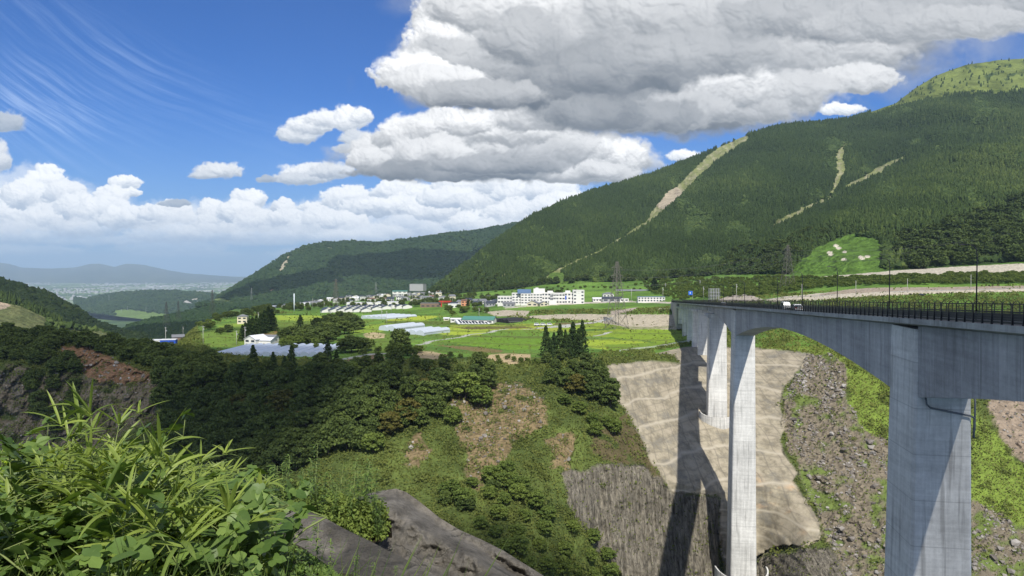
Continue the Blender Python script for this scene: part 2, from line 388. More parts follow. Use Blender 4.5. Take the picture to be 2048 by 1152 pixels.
# ------------------------------------------------------------------ the ground, one sheet
# each column of the sketch: distance and height of successive levels, near to far
def lv(*a): return a
KN = {  # px: e(y,Y) f g g2 crest i j k l m   given as (py, Y); z read off the line of sight
 -500: ((1160,300),(1000,320),(850,345),(740,365),(650,420),('z',-60,480),('z',-90,600),('z',-105,750),('z',-115,900),('z',-130,1300)),
 0:    ((1160,270),(1000,300),(850,336),(735,352),(664,395),('z',-52,470),('z',-90,600),('z',-110,750),('z',-120,900),('z',-140,1300)),
 150:  ((1160,262),(1000,298),(850,334),(760,348),(674,392),('z',-48,460),('z',-86,600),('z',-108,750),('z',-120,900),('z',-140,1300)),
 300:  ((1160,245),(1000,286),(860,322),(760,343),(694,385),('z',-46,450),('z',-70,600),('z',-95,750),('z',-115,900),('z',-140,1300)),
 420:  ((1160,225),(1000,268),(860,308),(770,334),(716,372),('z',-46,450),('z',-46,600),('z',-50,750),('z',-64,900),('z',-135,1400)),
 550:  ((1160,210),(1000,252),(860,294),(780,320),(732,352),('z',-46,450),('z',-46,600),('z',-46,750),('z',-50,950),('z',-75,1450)),
 700:  ((1160,200),(1000,240),(860,284),(780,311),(738,342),('z',-46,450),('z',-46,600),('z',-46,750),('z',-46,950),('z',-59,1500)),
 850:  ((1160,195),(1000,235),(860,279),(775,311),(732,348),('z',-46,450),('z',-46,600),('z',-46,750),('z',-42,950),('z',-48,1400)),
 1000: ((1160,205),(1000,238),(860,279),(780,311),(726,360),('z',-46,450),('z',-46,590),('z',-43,660),('z',-36,760),('z',-30,1100)),
 1100: ((1160,228),(1000,250),(850,285),(780,311),(730,352),('z',-46,450),('z',-46,580),('z',-39,640),('z',-34,755),('z',-20,1050)),
 1210: ((1160,262),(935,278),(850,292),(780,320),(730,350),('z',-46,450),('z',-46,578),('z',-38,630),('z',-33.5,745),('z',-16,1000)),
 1300: ((1160,266),(945,283),(835,322),(775,345),(722,368),('z',-45.5,450),('z',-46,570),('z',-36,620),('z',-32,730),('z',-13,960)),
 1385: ((1165,268),(975,280),(828,344),(750,385),(697,418),('z',-45,455),('z',-45,555),('z',-31,610),('z',-27,700),('z',-8,920)),
 1450: ((1190,274),(985,290),(828,346),(750,385),(697,415),('z',-44.6,450),('z',-42,530),('z',-25,600),('z',-20,690),('z',-5,870)),
 1520: ((1190,270),(970,288),(830,336),(750,380),(699,412),('z',-43,445),('z',-37,500),('z',-23,570),('z',-17,660),('z',-4,800)),
 1620: ((1160,240),(980,280),(850,320),(760,360),(707,392),('z',-38,430),('z',-29,490),('z',-20,545),('z',-13,630),('z',-4,720)),
 1700: ((1160,235),(1000,270),(850,310),(760,345),(705,372),('z',-31,430),('z',-23,480),('z',-17.4,520),('z',-10.5,590),('z',-3,660)),
 1780: ((1160,232),(1000,268),(850,308),(740,345),(690,375),('z',-30,430),('z',-21.5,480),('z',-15.8,515),('z',-8,585),('z',0,650)),
 1950: ((1160,230),(980,272),(820,318),(720,355),(660,395),('z',-28,430),('z',-21.5,475),('z',-13.9,505),('z',-7.6,580),('z',4.5,640)),
 2048: ((1160,235),(960,282),(800,328),(700,365),(650,400),('z',-27,430),('z',-21,470),('z',-12.6,500),('z',-7,575),('z',8,630)),
 2550: ((1160,250),(940,295),(780,340),(690,380),(640,410),('z',-26,440),('z',-20,475),('z',-11,500),('z',-5,575),('z',12,630)),
}
def build_ground():
    ks = sorted(KN); K = 10
    LY = np.zeros((len(ks), K)); LZ = np.zeros((len(ks), K))
    for i, k in enumerate(ks):
        for j, q in enumerate(KN[k]):
            if q[0] == 'z': LZ[i, j] = q[1]; LY[i, j] = q[2]
            else: p = P(k, q[0], q[1]); LY[i, j] = q[1]; LZ[i, j] = p[2]
    cols = np.arange(-500, 2551, 2.2); n = len(cols)
    def interp(A):   # smooth (cosine-eased) interpolation between knots
        out = np.zeros((n, A.shape[1])); idx = np.clip(np.searchsorted(ks, cols) - 1, 0, len(ks) - 2)
        kk = np.array(ks, float); t = (cols - kk[idx]) / (kk[idx + 1] - kk[idx]); t = .5 * t + .5 * t * t * (3 - 2 * t)
        return A[idx] * (1 - t)[:, None] + A[idx + 1] * t[:, None]
    LY, LZ = interp(LY), interp(LZ)
    u = (cols - 1024) / F
    def c(v): return np.full(n, float(v))
    eY, eZ = LY[:, 0], LZ[:, 0]
    lef = sstep(1000, 300, cols)
    Ys = [c(1.0), c(6), c(30), c(70), eY * .6, eY - 14] + [LY[:, j] for j in range(K)] + [np.maximum(LY[:, 9] + 900, 2600.), c(7000.), c(30000.)]
    Zs = [c(-1.75), c(-4.6), c(-26), c(-75), eZ - 52, eZ - 40] + [LZ[:, j] for j in range(K)] + [LZ[:, 9] - 60 - 130 * lef, c(-375.), c(-390.)]
    sub = [4, 8, 10, 8, 6, 26, 84, 84, 60, 64, 50, 44, 30, 40, 40, 18, 34, 60]
    YY = []; ZZ = []; PAR = []
    for k in range(len(sub)):
        t = np.arange(sub[k]) / sub[k]
        YY.append(Ys[k][None] * (1 - t)[:, None] + Ys[k + 1][None] * t[:, None]); ZZ.append(Zs[k][None] * (1 - t)[:, None] + Zs[k + 1][None] * t[:, None])
        PAR.append(k + t)
    YY.append(Ys[-1][None]); ZZ.append(Zs[-1][None]); PAR.append([len(sub)])
    Y = np.concatenate(YY); Z = np.concatenate(ZZ); PAR = np.concatenate(PAR)
    # far rows: space them evenly in perspective rather than in metres
    for (k, a, b) in ((16, 7000, 30000),):
        pass
    # ease the sharp bends between levels on the wall
    X = u[None] * Y
    # relief
    L = PAR[:, None] + 0 * Y
    wall = sstep(4.6, 6.2, L) * (1 - sstep(9.7, 10.4, L))
    plat = sstep(10.2, 11, L) * (1 - sstep(15, 16, L))
    px0, py0 = pxpy(np.stack([X, Y, Z], -1))
    shot = zone_mask(px0, py0, 'shot'); bas = zone_mask(px0, py0, 'basalt'); rub = zone_mask(px0, py0, 'rubble')
    sm = np.clip(shot, 0, 1)
    big = fbm(X / 38, Z / 30 + Y / 90, 4, .5, 5); gul = fbm(X / 16, (Y + Z) / 60, 4, .5, 8, 1); rough = fbm(X / 5, Z / 4 + Y / 9, 4, .55, 9)
    Y += wall * ((big * 9 + gul * 3.0) * (1 - .8 * sm) * (1 - .7 * bas) + rough * (1.1 + 1.2 * rub) * (1 - .75 * sm))
    # shotcrete benches and sagging skin
    bench = fbm(X / 14, Z / 9, 3, .5, 31)
    bz = Z / 8.5 + bench * .5 + fbm(X / 50, Y / 50, 2, .5, 32) * .6; bf = np.modf(bz + 500)[0]
    Y += wall * sm * (bench * 1.8 - 1.5 * (bf - .5) + 1.9 * sstep(.88, 1.0, bf) + fbm(X / 6, Z / 7, 3, .5, 33) * .35)
    # columnar basalt: vertical flutes
    fl = np.abs(np.modf((X + .7 * fbm(X / 6, Z / 30, 2, .5, 14)) / 1.5 + 500)[0] - .5) * 2
    Y += wall * bas * ((.5 - fl) * 1.1 + fbm(X / 1.5, Z / 9, 3, .6, 15) * 1.3)
    # left cliff: craggy
    lc = zone_mask(px0, py0, 'leftcliff'); Y += wall * lc * (fbm(X / 7, Z / 14, 5, .55, 16, 1) * 6)
    Z += wall * rub * fbm(X / 2.4, Y / 2.4, 3, .6, 17) * 1.2
    Z += plat * (fbm(X / 60, Y / 60, 3, .5, 18) * .5) * (1 - sstep(1, 2, np.abs(L - 11)) * 0)
    X = u[None] * Y
    far = sstep(15.5, 17, L)
    Z += far * fbm(X / 900, Y / 1500, 4, .5, 19) * 22
    # field terraces: small banks across the plateau
    ter = zone_mask(px0, py0, 'fields'); tt = (Y + 18 * fbm(X / 160, Y / 160, 2, .5, 6) + .22 * X) / 46
    Z += ter * plat * ((np.floor(tt) + sstep(.86, 1, np.modf(tt + 100)[0])) - tt) * 1.1
    V = np.stack([X, Y, Z], -1)
    rows = V.shape[0]
    idx = np.arange(rows * n).reshape(rows, n)
    Fq = np.stack([idx[:-1, :-1], idx[:-1, 1:], idx[1:, 1:], idx[1:, :-1]], -1).reshape(-1, 4)
    px1, py1 = pxpy(V)
    return cols, u, V, L, Fq, px1, py1
# ------------------------------------------------------------------ zones read off the photograph (outlines in pixels of the wall)
ZP = {
 'shot': [[(1213,731),(1300,722),(1362,727),(1350,712),(1285,702),(1330,697),(1385,690),(1520,697),(1622,706),(1604,738),(1566,775),(1560,812),(1572,850),(1560,880),(1566,905),(1596,946),(1585,960),(1612,1002),(1640,1045),(1643,1078),(1608,1097),(1570,1092),(1520,1112),(1455,1175),(1438,1085),(1440,992),(1345,985),(1300,920),(1288,885),(1250,820),(1225,790)]],
 'basalt': [[(1125,950),(1200,925),(1290,935),(1345,985),(1440,992),(1440,1200),(1260,1200),(1235,1140),(1190,1090),(1140,1015)],[(1520,1112),(1608,1097),(1660,1100),(1700,1160),(1720,1200),(1490,1200)]],
 'rubble': [[(1622,704),(1668,712),(1700,760),(1692,800),(1720,850),(1775,880),(1785,1000),(1790,1200),(1710,1200),(1645,1060),(1600,945),(1570,860),(1562,800),(1580,760)],[(1940,1000),(2060,1060),(2120,1200),(1940,1200)]],
 'soil': [[(1975,795),(2300,790),(2300,930),(2048,925),(1990,865)]],
 'grass': [[(1520,660),(1640,672),(1700,715),(1785,780),(1785,900),(1740,890),(1700,850),(1690,800),(1700,770),(1650,712),(1520,697)],[(1940,820),(1975,850),(2060,950),(2200,1000),(2200,1090),(2040,1075),(1940,1010)]],
 'redsoil': [[(118,688),(185,694),(235,728),(320,744),(308,764),(200,766),(150,735)]],
 'leftcliff': [[(-400,720),(60,735),(120,760),(160,700),(240,735),(320,745),(318,790),(300,850),(230,880),(160,930),(-400,960)]],
 'midsoil': [[(905,800),(960,775),(1060,770),(1090,800),(1092,850),(1040,880),(1000,930),(950,978),(925,960),(935,900),(900,870)],[(800,900),(835,865),(875,895),(860,925),(815,930)],[(1140,950),(1110,935),(1090,880),(1150,860)]],
 'brush': [[(1180,830),(1225,850),(1260,830),(1300,900),(1335,960),(1290,940),(1230,930),(1190,900)]],
 'fields': [[(380,640),(620,620),(900,612),(1060,640),(1345,650),(1385,680),(1300,700),(1210,705),(1100,720),(700,725),(420,705)]],
}
def zone_mask(px, py, name, soft=5.0):
    soft = {'midsoil': 16, 'brush': 16, 'rubble': 11, 'grass': 13, 'basalt': 9, 'leftcliff': 15, 'redsoil': 9, 'shot': 2.4, 'soil': 10}.get(name, 5)
    nx = fbm(px / 42, py / 42, 5, .65, 61 + len(name)) * soft * 1.9; ny = fbm(px / 42, py / 42, 5, .65, 67 + len(name)) * soft * 1.9
    out = np.zeros(px.shape)
    for poly in ZP[name]:
        # feather by averaging a few shifted tests
        acc = 0
        for dx, dy in ((0,0),(2,1),(-2,1),(1,-2),(-1,-2)):
            acc = acc + inpoly(px + nx + dx, py + ny + dy, poly)
        out = np.maximum(out, acc / 5.0)
    return out
G_COLS, G_U, G_V, G_L, G_F, G_PX, G_PY = build_ground()
_gY = np.maximum.accumulate(G_V[..., 1], axis=0); _gZ = G_V[..., 2]
def gz(X, Y):
    """height of the ground at X,Y"""
    uu = X / Y; f = (uu * F + 1024 - G_COLS[0]) / 2.2; i = int(min(max(f, 0), len(G_COLS) - 2)); t = min(max(f - i, 0), 1)
    a = np.interp(Y, _gY[:, i], _gZ[:, i]); b = np.interp(Y, _gY[:, i + 1], _gZ[:, i + 1])
    return a * (1 - t) + b * t
def gpt(px, py, lo=4.6, hi=17.9, nearest=True):
    """first ground point met by the sight line through px,py"""
    i = int(min(max(round((px - G_COLS[0]) / 2.2), 0), len(G_COLS) - 1))
    s = (G_L[:, i] >= lo) & (G_L[:, i] <= hi); yy = G_PY[s, i]; V = G_V[s, i]
    d = yy - py; k = np.where((d[:-1] >= 0) & (d[1:] < 0))[0]
    k = k[0] if len(k) else int(np.argmin(np.abs(d[:-1])))
    a, b = V[k], V[k + 1]; t = 0 if d[k] == d[k + 1] else min(max(d[k] / (d[k] - d[k + 1]), 0), 1)
    p = a * (1 - t) + b * t
    return np.array([(px - 1024) / F * p[1], p[1], p[2]])

# base colours of the ground
GREEN_D = (.046, .064, .019); GREEN_M = (.060, .115, .026); GREEN_L = (.13, .23, .035)
FIELDS = [  # outlines on the plateau, colour
 ([(380,694),(570,694),(520,664),(490,660),(420,672),(380,680)], (.12,.21,.035)),
 ([(380,668),(420,660),(500,655),(560,630),(640,630),(640,668),(600,690),(380,694)], (.13,.24,.04)),
 ([(430,654),(560,628),(570,632),(490,656)], (.20,.34,.05)),
 ([(545,646),(600,642),(690,652),(650,662),(600,660),(545,662)], (.115,.20,.035)),
 ([(555,628),(650,632),(700,640),(600,642),(555,640)], (.24,.37,.05)),
 ([(520,668),(585,656),(640,655),(600,672),(540,672)], (.19,.15,.06)),
 ([(690,690),(760,660),(820,680),(800,710),(700,712)], (.11,.20,.035)),
 ([(740,652),(800,638),(860,640),(840,650),(780,654)], (.19,.33,.04)),
 ([(750,640),(870,620),(905,626),(890,634),(800,640)], (.16,.28,.04)),
 ([(766,634),(800,630),(868,629),(875,634),(850,640),(775,641)], (.30,.42,.05)),
 ([(768,642),(895,642),(1060,650),(1060,655),(900,650),(770,647)], (.09,.15,.03)),
 ([(690,660),(740,650),(800,650),(760,664),(700,668)], (.20,.34,.045)),
 ([(858,658),(890,654),(985,657),(1000,665),(940,672),(900,671),(850,664)], (.29,.43,.05)),
 ([(900,650),(1060,650),(1150,660),(1160,664),(990,660),(900,655)], (.26,.36,.05)),
 ([(985,660),(1080,660),(1085,670),(975,673),(960,670)], (.12,.25,.035)),
 ([(1020,648),(1180,645),(1240,650),(1200,658),(1120,658)], (.24,.34,.045)),
 ([(1070,632),(1115,630),(1235,640),(1180,645),(1070,640)], (.16,.27,.04)),
 ([(880,676),(940,671),(1090,674),(1080,698),(1020,700),(930,690),(870,684)], (.125,.26,.03)),
 ([(860,676),(900,670),(1085,672),(1090,678),(940,674)], (.10,.18,.035)),
 ([(1160,664),(1240,658),(1345,662),(1350,672),(1260,676),(1160,672)], (.20,.31,.04)),
 ([(1165,680),(1230,678),(1310,686),(1290,696),(1220,700),(1165,694)], (.26,.40,.045)),
 ([(1215,664),(1345,655),(1385,668),(1390,680),(1330,686),(1250,678),(1210,672)], (.19,.33,.035)),
 ([(1210,690),(1330,684),(1360,690),(1300,702),(1215,704)], (.15,.27,.035)),
 ([(640,650),(690,640),(760,640),(700,655),(650,662)], (.13,.22,.035)),
 ([(1100,650),(1240,640),(1280,648),(1235,656),(1130,660)], (.19,.31,.04)),
]
SOILS = [
 ([(727,668),(745,664),(772,668),(768,676),(745,678),(730,674)], (.50,.40,.24)),
 ([(960,712),(1010,706),(1060,708),(1060,722),(1020,730),(990,722),(975,716)], (.48,.37,.22)),
 ([(810,704),(860,702),(900,710),(880,720),(840,716)], (.42,.33,.2)),
 ([(690,720),(760,706),(770,716),(720,730)], (.22,.16,.09)),
 ([(870,690),(960,694),(1010,702),(990,708),(930,700)], (.20,.16,.07)),
 ([(515,674),(540,668),(560,672),(550,680),(520,682)], (.42,.33,.2)),
 ([(620,678),(650,676),(640,682),(620,683)], (.40,.30,.18)),
 ([(905,655),(1040,652),(1070,656),(940,659)], (.15,.13,.05)),
 ([(1110,646),(1180,644),(1190,648),(1110,650)], (.16,.14,.06)),
]
PALE = [  # pale stone and mortar banks
 ([(968,624),(1010,620),(1060,622),(1052,632),(1130,628),(1345,629),(1385,628),(1385,660),(1260,658),(1240,652),(1170,640),(1080,638),(1050,634),(990,632)], (.46,.41,.32)),
 ([(1220,622),(1250,618),(1275,614),(1262,624),(1240,628),(1220,630)], (.42,.36,.30)),
 ([(1315,617),(1385,617),(1385,620),(1315,620)], (.5,.46,.38)),
 ([(1200,603),(1270,602),(1345,604),(1345,607),(1260,605),(1180,607),(1060,613),(1010,617),(1010,615),(1100,608)], (.52,.48,.42)),
 ([(1530,600),(1560,594),(1640,586),(1760,578),(1900,574),(2060,571),(2300,566),(2300,586),(2060,583),(1900,586),(1740,593),(1640,600),(1540,604)], (.52,.47,.38)),
 ([(1640,588),(1700,578),(1760,575),(1900,574),(2300,566),(2300,577),(2060,577),(1800,582),(1680,588),(1640,592)], (.36,.30,.24)),
 ([(1640,553),(1700,549),(1800,540),(1900,534),(2060,526),(2300,515),(2300,545),(2060,545),(1900,550),(1800,551),(1700,554),(1640,556)], (.50,.46,.38)),
 ([(1435,600),(1450,594),(1475,587),(1500,590),(1525,598),(1530,604),(1435,604)], (.42,.37,.32)),
]
LANES = [  # farm lanes on the plateau: centre line
 ([(835,690),(870,681),(930,672),(1015,658)], 3.0), ([(1075,656),(1140,650),(1200,643),(1222,636)], 3.6), ([(1045,659),(1090,655),(1140,653)], 3.0),
 ([(1190,672),(1212,667),(1222,664)], 2.6), ([(640,724),(700,716),(745,708),(790,706)], 4.0), ([(418,650),(410,645),(414,640),(425,636)], 7.0),
]
def paint_ground():
    px, py, L, V = G_PX, G_PY, G_L, G_V
    X, Y, Z = V[..., 0], V[..., 1], V[..., 2]
    C = np.zeros(V.shape)
    n1 = fbm(X / 45, Y / 45 + Z / 30, 4, .55, 90); n2 = fbm(X / 9, Y / 9 + Z / 7, 3, .55, 91)
    t = sstep(-.5, .6, n1 + .5 * n2)[..., None]
    wallc = np.array(GREEN_D) * (1 - t) + np.array((.120, .155, .040)) * t
    C[:] = wallc
    flat = (L > 10.3)[..., None]
    tt = sstep(-.4, .5, fbm(X / 70, Y / 55, 4, .55, 92))[..., None]
    C = np.where(flat, np.array((.075, .14, .028)) * (1 - tt) + np.array((.15, .26, .045)) * tt, C)
    zone = np.zeros(V.shape)
    def put(mask, col):
        nonlocal C
        m = mask[..., None]; C = C * (1 - m) + np.array(col) * m
    wl = (L < 10.35)
    for nm, col in (('grass', (.16, .22, .04)), ('midsoil', (.20, .155, .085)), ('soil', (.26, .21, .16)), ('brush', (.105, .085, .045)), ('rubble', (.185, .160, .120)),
                    ('leftcliff', (.155, .135, .10)), ('redsoil', (.22, .135, .080)), ('basalt', (.235, .215, .175)), ('shot', (.285, .255, .19))):
        m = zone_mask(px, py, nm) * wl
        if nm in ('midsoil', 'leftcliff', 'brush'): m = m * sstep(-.32, .0, n2 + .6 * n1 + .12)
        put(m, col)
        if nm == 'shot': zone[..., 0] = m
        if nm == 'basalt': zone[..., 1] = m
        if nm in ('rubble', 'soil', 'leftcliff', 'midsoil', 'redsoil'): zone[..., 2] = np.maximum(zone[..., 2], m)
    grass_patch = zone_mask(px, py, 'rubble') * sstep(.02, .25, fbm(px / 60 + py / 90, py / 45 - px / 120, 4, .55, 95)) * wl
    put(grass_patch * .9, (.115, .16, .035)); zone[..., 2] *= 1 - grass_patch
    # stains on the lowest shotcrete
    st = zone[..., 0] * sstep(.1, .5, fbm(px / 55, py / 34, 4, .55, 96)) * sstep(930, 980, py) * (px > 1500); put(st * .7, (.44, .27, .14))
    for nm, lo, hi in (('f', 10.2, 13), ('s', 9.4, 14), ('p', 10.6, 15.2)):
        for poly, col in {'f': FIELDS, 's': SOILS, 'p': PALE}[nm]:
            xs = [q[0] for q in poly]; ys = [q[1] for q in poly]
            m = inpoly(px + fbm(px / 20, py / 9, 3, .5, 97) * 2.5, py + fbm(px / 18, py / 9, 3, .5, 98) * .8, poly) & (L > lo) & (L < hi)
            put(m.astype(float), np.array(col) * np.array((1.05, .88, .9)) if nm == 'f' else np.array(col) * .85)
            if nm == 'p': zone[..., 2] = np.maximum(zone[..., 2], m * .5)
    # dark banks and ditches between fields, following the terraces
    fm = zone_mask(px, py, 'fields') * (L > 10.4) * (L < 12.6)
    tr = (Y + 18 * fbm(X / 160, Y / 160, 2, .5, 6) + .22 * X) / 46; fr = np.modf(tr + 100)[0]
    put(fm * sstep(.88, .91, fr) * .6, (.10, .13, .035))
    cr = np.modf((X + 12 * fbm(X / 90, Y / 200, 2, .5, 66) + 40 * np.floor(tr)) / 62 + 100)[0]; put(fm * sstep(.965, .98, cr) * .4, (.10, .13, .035))
    for pl, wd in LANES:
        pts = [gpt(a, b, 10.2, 15)[:2] for a, b in pl]; d = np.full(X.shape, 1e9)
        for a, b in zip(pts[:-1], pts[1:]):
            ab = b - a; tpar = np.clip(((X - a[0]) * ab[0] + (Y - a[1]) * ab[1]) / (ab @ ab), 0, 1)
            d = np.minimum(d, np.hypot(X - a[0] - tpar * ab[0], (Y - a[1] - tpar * ab[1]) * .8))
        put(((d < wd * .6) & (L > 10)).astype(float), (.36, .36, .33))
    # far plain: towns and paddies
    farm = sstep(15.6, 16.4, L)
    towns = sstep(.05, .40, fbm(X / 1500, Y / 4200, 4, .6, 99)) * sstep(5500, 8000, Y)
    green = sstep(-.3, .4, fbm(X / 500, Y / 1300, 4, .6, 101))[..., None]
    C = C * (1 - farm[..., None]) + farm[..., None] * (np.array((.05, .085, .03)) * (1 - green) + np.array((.16, .24, .06)) * green)
    put(farm * towns * .5, (.36, .36, .35))
    spk = sstep(.35, .55, fbm(X / 170, Y / 900, 2, .5, 103)); put(farm * spk * sstep(4000, 7000, Y), (.75, .75, .74))
    return C, zone
def ground_material():
    m, t, b = newmat('ground', .95, .08)
    pos = t.pos(); alb = t.attr('alb'); zn = t.xyz(t.attr('zone'))
    n1 = t.noise(pos, .35, 5, .62); n2 = t.noise(pos, 1.9, 4, .6); n0 = t.noise(pos, .03, 4, .55)
    f = t.math('ADD', t.math('MULTIPLY', n1, .6), t.math('MULTIPLY', n2, .4))
    c = t.mix(1.0, alb, t.mix(t.mapr(f, .32, .68), (.62, .62, .60), (1.32, 1.34, 1.30)), 'MULTIPLY')
    # shotcrete: lift seams, drip streaks, patches
    x, y, z = t.xyz(pos)
    pv = t.comb(t.math('MULTIPLY', x, .8), t.math('MULTIPLY', y, .3), t.math('MULTIPLY', z, .05))
    streak = t.math('ADD', t.math('MULTIPLY', t.noise(pv, .45, 6, .62), .7), t.math('MULTIPLY', t.noise(pos, .9, 3, .5), .3))
    seam = t.math('FRACT', t.math('ADD', t.math('MULTIPLY', z, .115), t.math('MULTIPLY', t.noise(pos, .03, 3, .5), .7)))
    seam = t.mapr(t.math('ABSOLUTE', t.math('SUBTRACT', seam, .5)), .0, .075, 1, 0)
    blot = t.noise(t.vmath('MULTIPLY', pos, (.10, .10, .16)), 1.0, 6, .65)
    sc = t.mix(1.0, alb, t.mix(t.mapr(streak, .38, .62), (.66, .645, .62), (1.20, 1.19, 1.16)), 'MULTIPLY')
    sc = t.mix(t.math('MULTIPLY', t.mapr(blot, .50, .62), .85), sc, (.36, .315, .235))
    sc = t.mix(t.math('MULTIPLY', t.mapr(blot, .48, .36), .8), sc, (.17, .16, .135))
    vl = t.math('ABSOLUTE', t.math('SUBTRACT', t.math('FRACT', t.math('ADD', t.math('MULTIPLY', x, .17), t.math('MULTIPLY', t.noise(pos, .06, 3, .5), .8))), .5))
    sc = t.mix(t.mapr(vl, .0, .075, .55, 0), sc, (.14, .125, .10))
    hl = t.math('ABSOLUTE', t.math('SUBTRACT', t.math('FRACT', t.math('ADD', t.math('MULTIPLY', z, .36), t.math('MULTIPLY', t.noise(pos, .05, 3, .5), 1.3))), .5))
    sc = t.mix(t.mapr(hl, .0, .13, .42, 0), sc, (.15, .135, .105))
    sc = t.mix(t.math('MULTIPLY', seam, .8), sc, (.42, .375, .29))
    c = t.mix(zn[0], c, sc)
    # basalt columns
    cv = t.comb(t.math('MULTIPLY', x, 1.0), t.math('MULTIPLY', y, .4), t.math('MULTIPLY', z, .045))
    colm = t.noise(cv, .95, 5, .72); cb = t.mix(1.0, alb, t.mix(t.mapr(colm, .34, .64), (.36, .35, .33), (1.35, 1.33, 1.28)), 'MULTIPLY')
    crk = t.voronoi(t.vmath('MULTIPLY', pos, (.9, .4, .22)), 1.0, 'DISTANCE_TO_EDGE'); cb = t.mix(t.mapr(crk, 0, .07, .6, 0), cb, (.05, .045, .04))
    c = t.mix(zn[1], c, cb)
    # loose rock
    vo = t.voronoi(pos, .55, 'F1', out='Color'); rk = t.mix(.75, (1, 1, 1), vo, 'MULTIPLY'); rk = t.mix(1.0, alb, t.mix(t.xyz(vo)[0], (.72, .70, .67), (1.25, 1.22, 1.18)), 'MULTIPLY')
    c = t.mix(t.math('MULTIPLY', zn[2], .85), c, rk)
    t.put(b.inputs['Base Color'], c)
    h = t.math('ADD', t.math('MULTIPLY', n1, 1.0), t.math('MULTIPLY', n2, .35))
    h2 = t.math('MULTIPLY', t.voronoi(pos, .55, 'F1'), t.math('MULTIPLY', zn[2], 1.6))
    h3 = t.math('MULTIPLY', colm, t.math('MULTIPLY', zn[1], 3.2))
    hh = t.math('ADD', t.math('MULTIPLY', h, t.math('SUBTRACT', 1.0, t.math('MULTIPLY', zn[0], .88))), t.math('ADD', h2, h3))
    t.put(b.inputs['Normal'], t.bump(hh, .8, 1.1))
    return m
def make_ground():
    C, zone = paint_ground()
    o = mesh_np('ground', G_V.reshape(-1, 3), G_F, ground_material(), smooth=True, cols={'alb': C.reshape(-1, 3), 'zone': zone.reshape(-1, 3)})
    o['kind'] = 'structure'; o['label'] = 'gorge wall, plateau and far plain'
    del o['label']
make_ground()
# ------------------------------------------------------------------ hills and mountains
def line(pts, x):
    return np.interp(x, [p[0] for p in pts], [p[1] for p in pts])
def hill(name, x0, x1, dx, crest, crestY, foot, footY, rows, relief=None, back=400, bdrop=200, prof=1.0, rag=0.0, seed=1):
    """a slope seen from below: crest and foot outlines with their distances; relief pushes it nearer or farther"""
    cols = np.arange(x0, x1 + dx, dx); n = len(cols)
    cy_ = line(crest, cols) + fbm(cols / 22.0, cols * 0 + seed, 4, .55, seed) * rag; cY = line(crestY, cols); fy = line(foot, cols); fY = line(footY, cols)
    s = np.linspace(0, 1, rows)[:, None]
    py = fy + (cy_ - fy) * s; PX = cols[None] + 0 * s; Y = fY + (cY - fY) * s ** prof
    V = P(PX, py, Y)
    if relief is not None:
        Y = Y + relief(PX, py, V, s) * np.minimum(1, s * 3.5); inc = .012 * np.maximum(1, 0 * Y) * (cY - fY)[None] / rows * 30
        k = np.arange(rows)[:, None]; Y = np.maximum.accumulate(Y - k * inc * .8, axis=0) + k * inc * .8; V = P(PX, py, Y)
    # far side
    b = V[-1].copy(); b1 = b.copy(); b1[:, 1] += back * .3; b1[:, 0] *= b1[:, 1] / b[:, 1]; b1[:, 2] -= bdrop * .12
    b2 = b.copy(); b2[:, 1] += back; b2[:, 0] *= b2[:, 1] / b[:, 1]; b2[:, 2] -= bdrop
    V = np.concatenate([V, b1[None], b2[None]]); R_ = V.shape[0]
    idx = np.arange(R_ * n).reshape(R_, n)
    Fq = np.stack([idx[:-1, :-1], idx[:-1, 1:], idx[1:, 1:], idx[1:, :-1]], -1).reshape(-1, 4)
    PXf = np.concatenate([PX, PX[-1:], PX[-1:]]); PYf = np.concatenate([py, py[-1:], py[-1:]])
    return V, Fq, PXf, PYf, idx
def hill_material():
    m, t, b = newmat('hillside', .95, .06)
    pos = t.pos(); alb = t.attr('alb')
    n = t.noise(pos, .02, 6, .6); n2 = t.noise(pos, .12, 4, .62)
    f = t.math('ADD', t.math('MULTIPLY', n, .5), t.math('MULTIPLY', n2, .5))
    t.put(b.inputs['Base Color'], t.mix(1.0, alb, t.mix(t.mapr(f, .34, .66), (.6, .6, .6), (1.35, 1.35, 1.3)), 'MULTIPLY'))
    t.put(b.inputs['Normal'], t.bump(t.math('ADD', n2, n), .9, 12.0))
    return m
M_HILL = hill_material()
def forest_mat(name, c1, c2, c3):
    m, t, b = newmat(name, .9, .08)
    a = t.attr('tint', 'Fac')
    c = t.mix(t.mapr(a, 0, .5), c1, c2); c = t.mix(t.mapr(a, .5, 1), c, c3)
    t.put(b.inputs['Base Color'], c)
    return m
M_FOREST = forest_mat('forest_canopy', (.025, .042, .013), (.043, .068, .019), (.092, .122, .030))
M_FARFOREST = forest_mat('far_canopy', (.018, .036, .016), (.028, .052, .018), (.055, .080, .026))

def tmpl_conifer(n=5):
    v = []
    for r, z in ((.50, .06), (.36, .42), (.22, .72)):
        v += [(r * math.cos(2*math.pi*i/n + z*3), r * math.sin(2*math.pi*i/n + z*3), z) for i in range(n)]
    v.append((0, 0, 1.0)); f = []
    for k in range(2):
        for i in range(n):
            a, b_, c_, d_ = k*n+i, k*n+(i+1)%n, (k+1)*n+(i+1)%n, (k+1)*n+i
            f += [(a, b_, c_), (a, c_, d_)]
    for i in range(n): f.append((2*n+i, 2*n+(i+1)%n, 3*n))
    return np.array(v), np.array(f)
def tmpl_ico(sub=1):
    bm = bmesh.new(); bmesh.ops.create_icosphere(bm, subdivisions=sub, radius=.5)
    v = np.array([tuple(x.co) for x in bm.verts]); bm.faces.ensure_lookup_table(); f = np.array([[q.index for q in fc.verts] for fc in bm.faces]); bm.free()
    v[:, 2] = (v[:, 2] + .42) ; return v, f
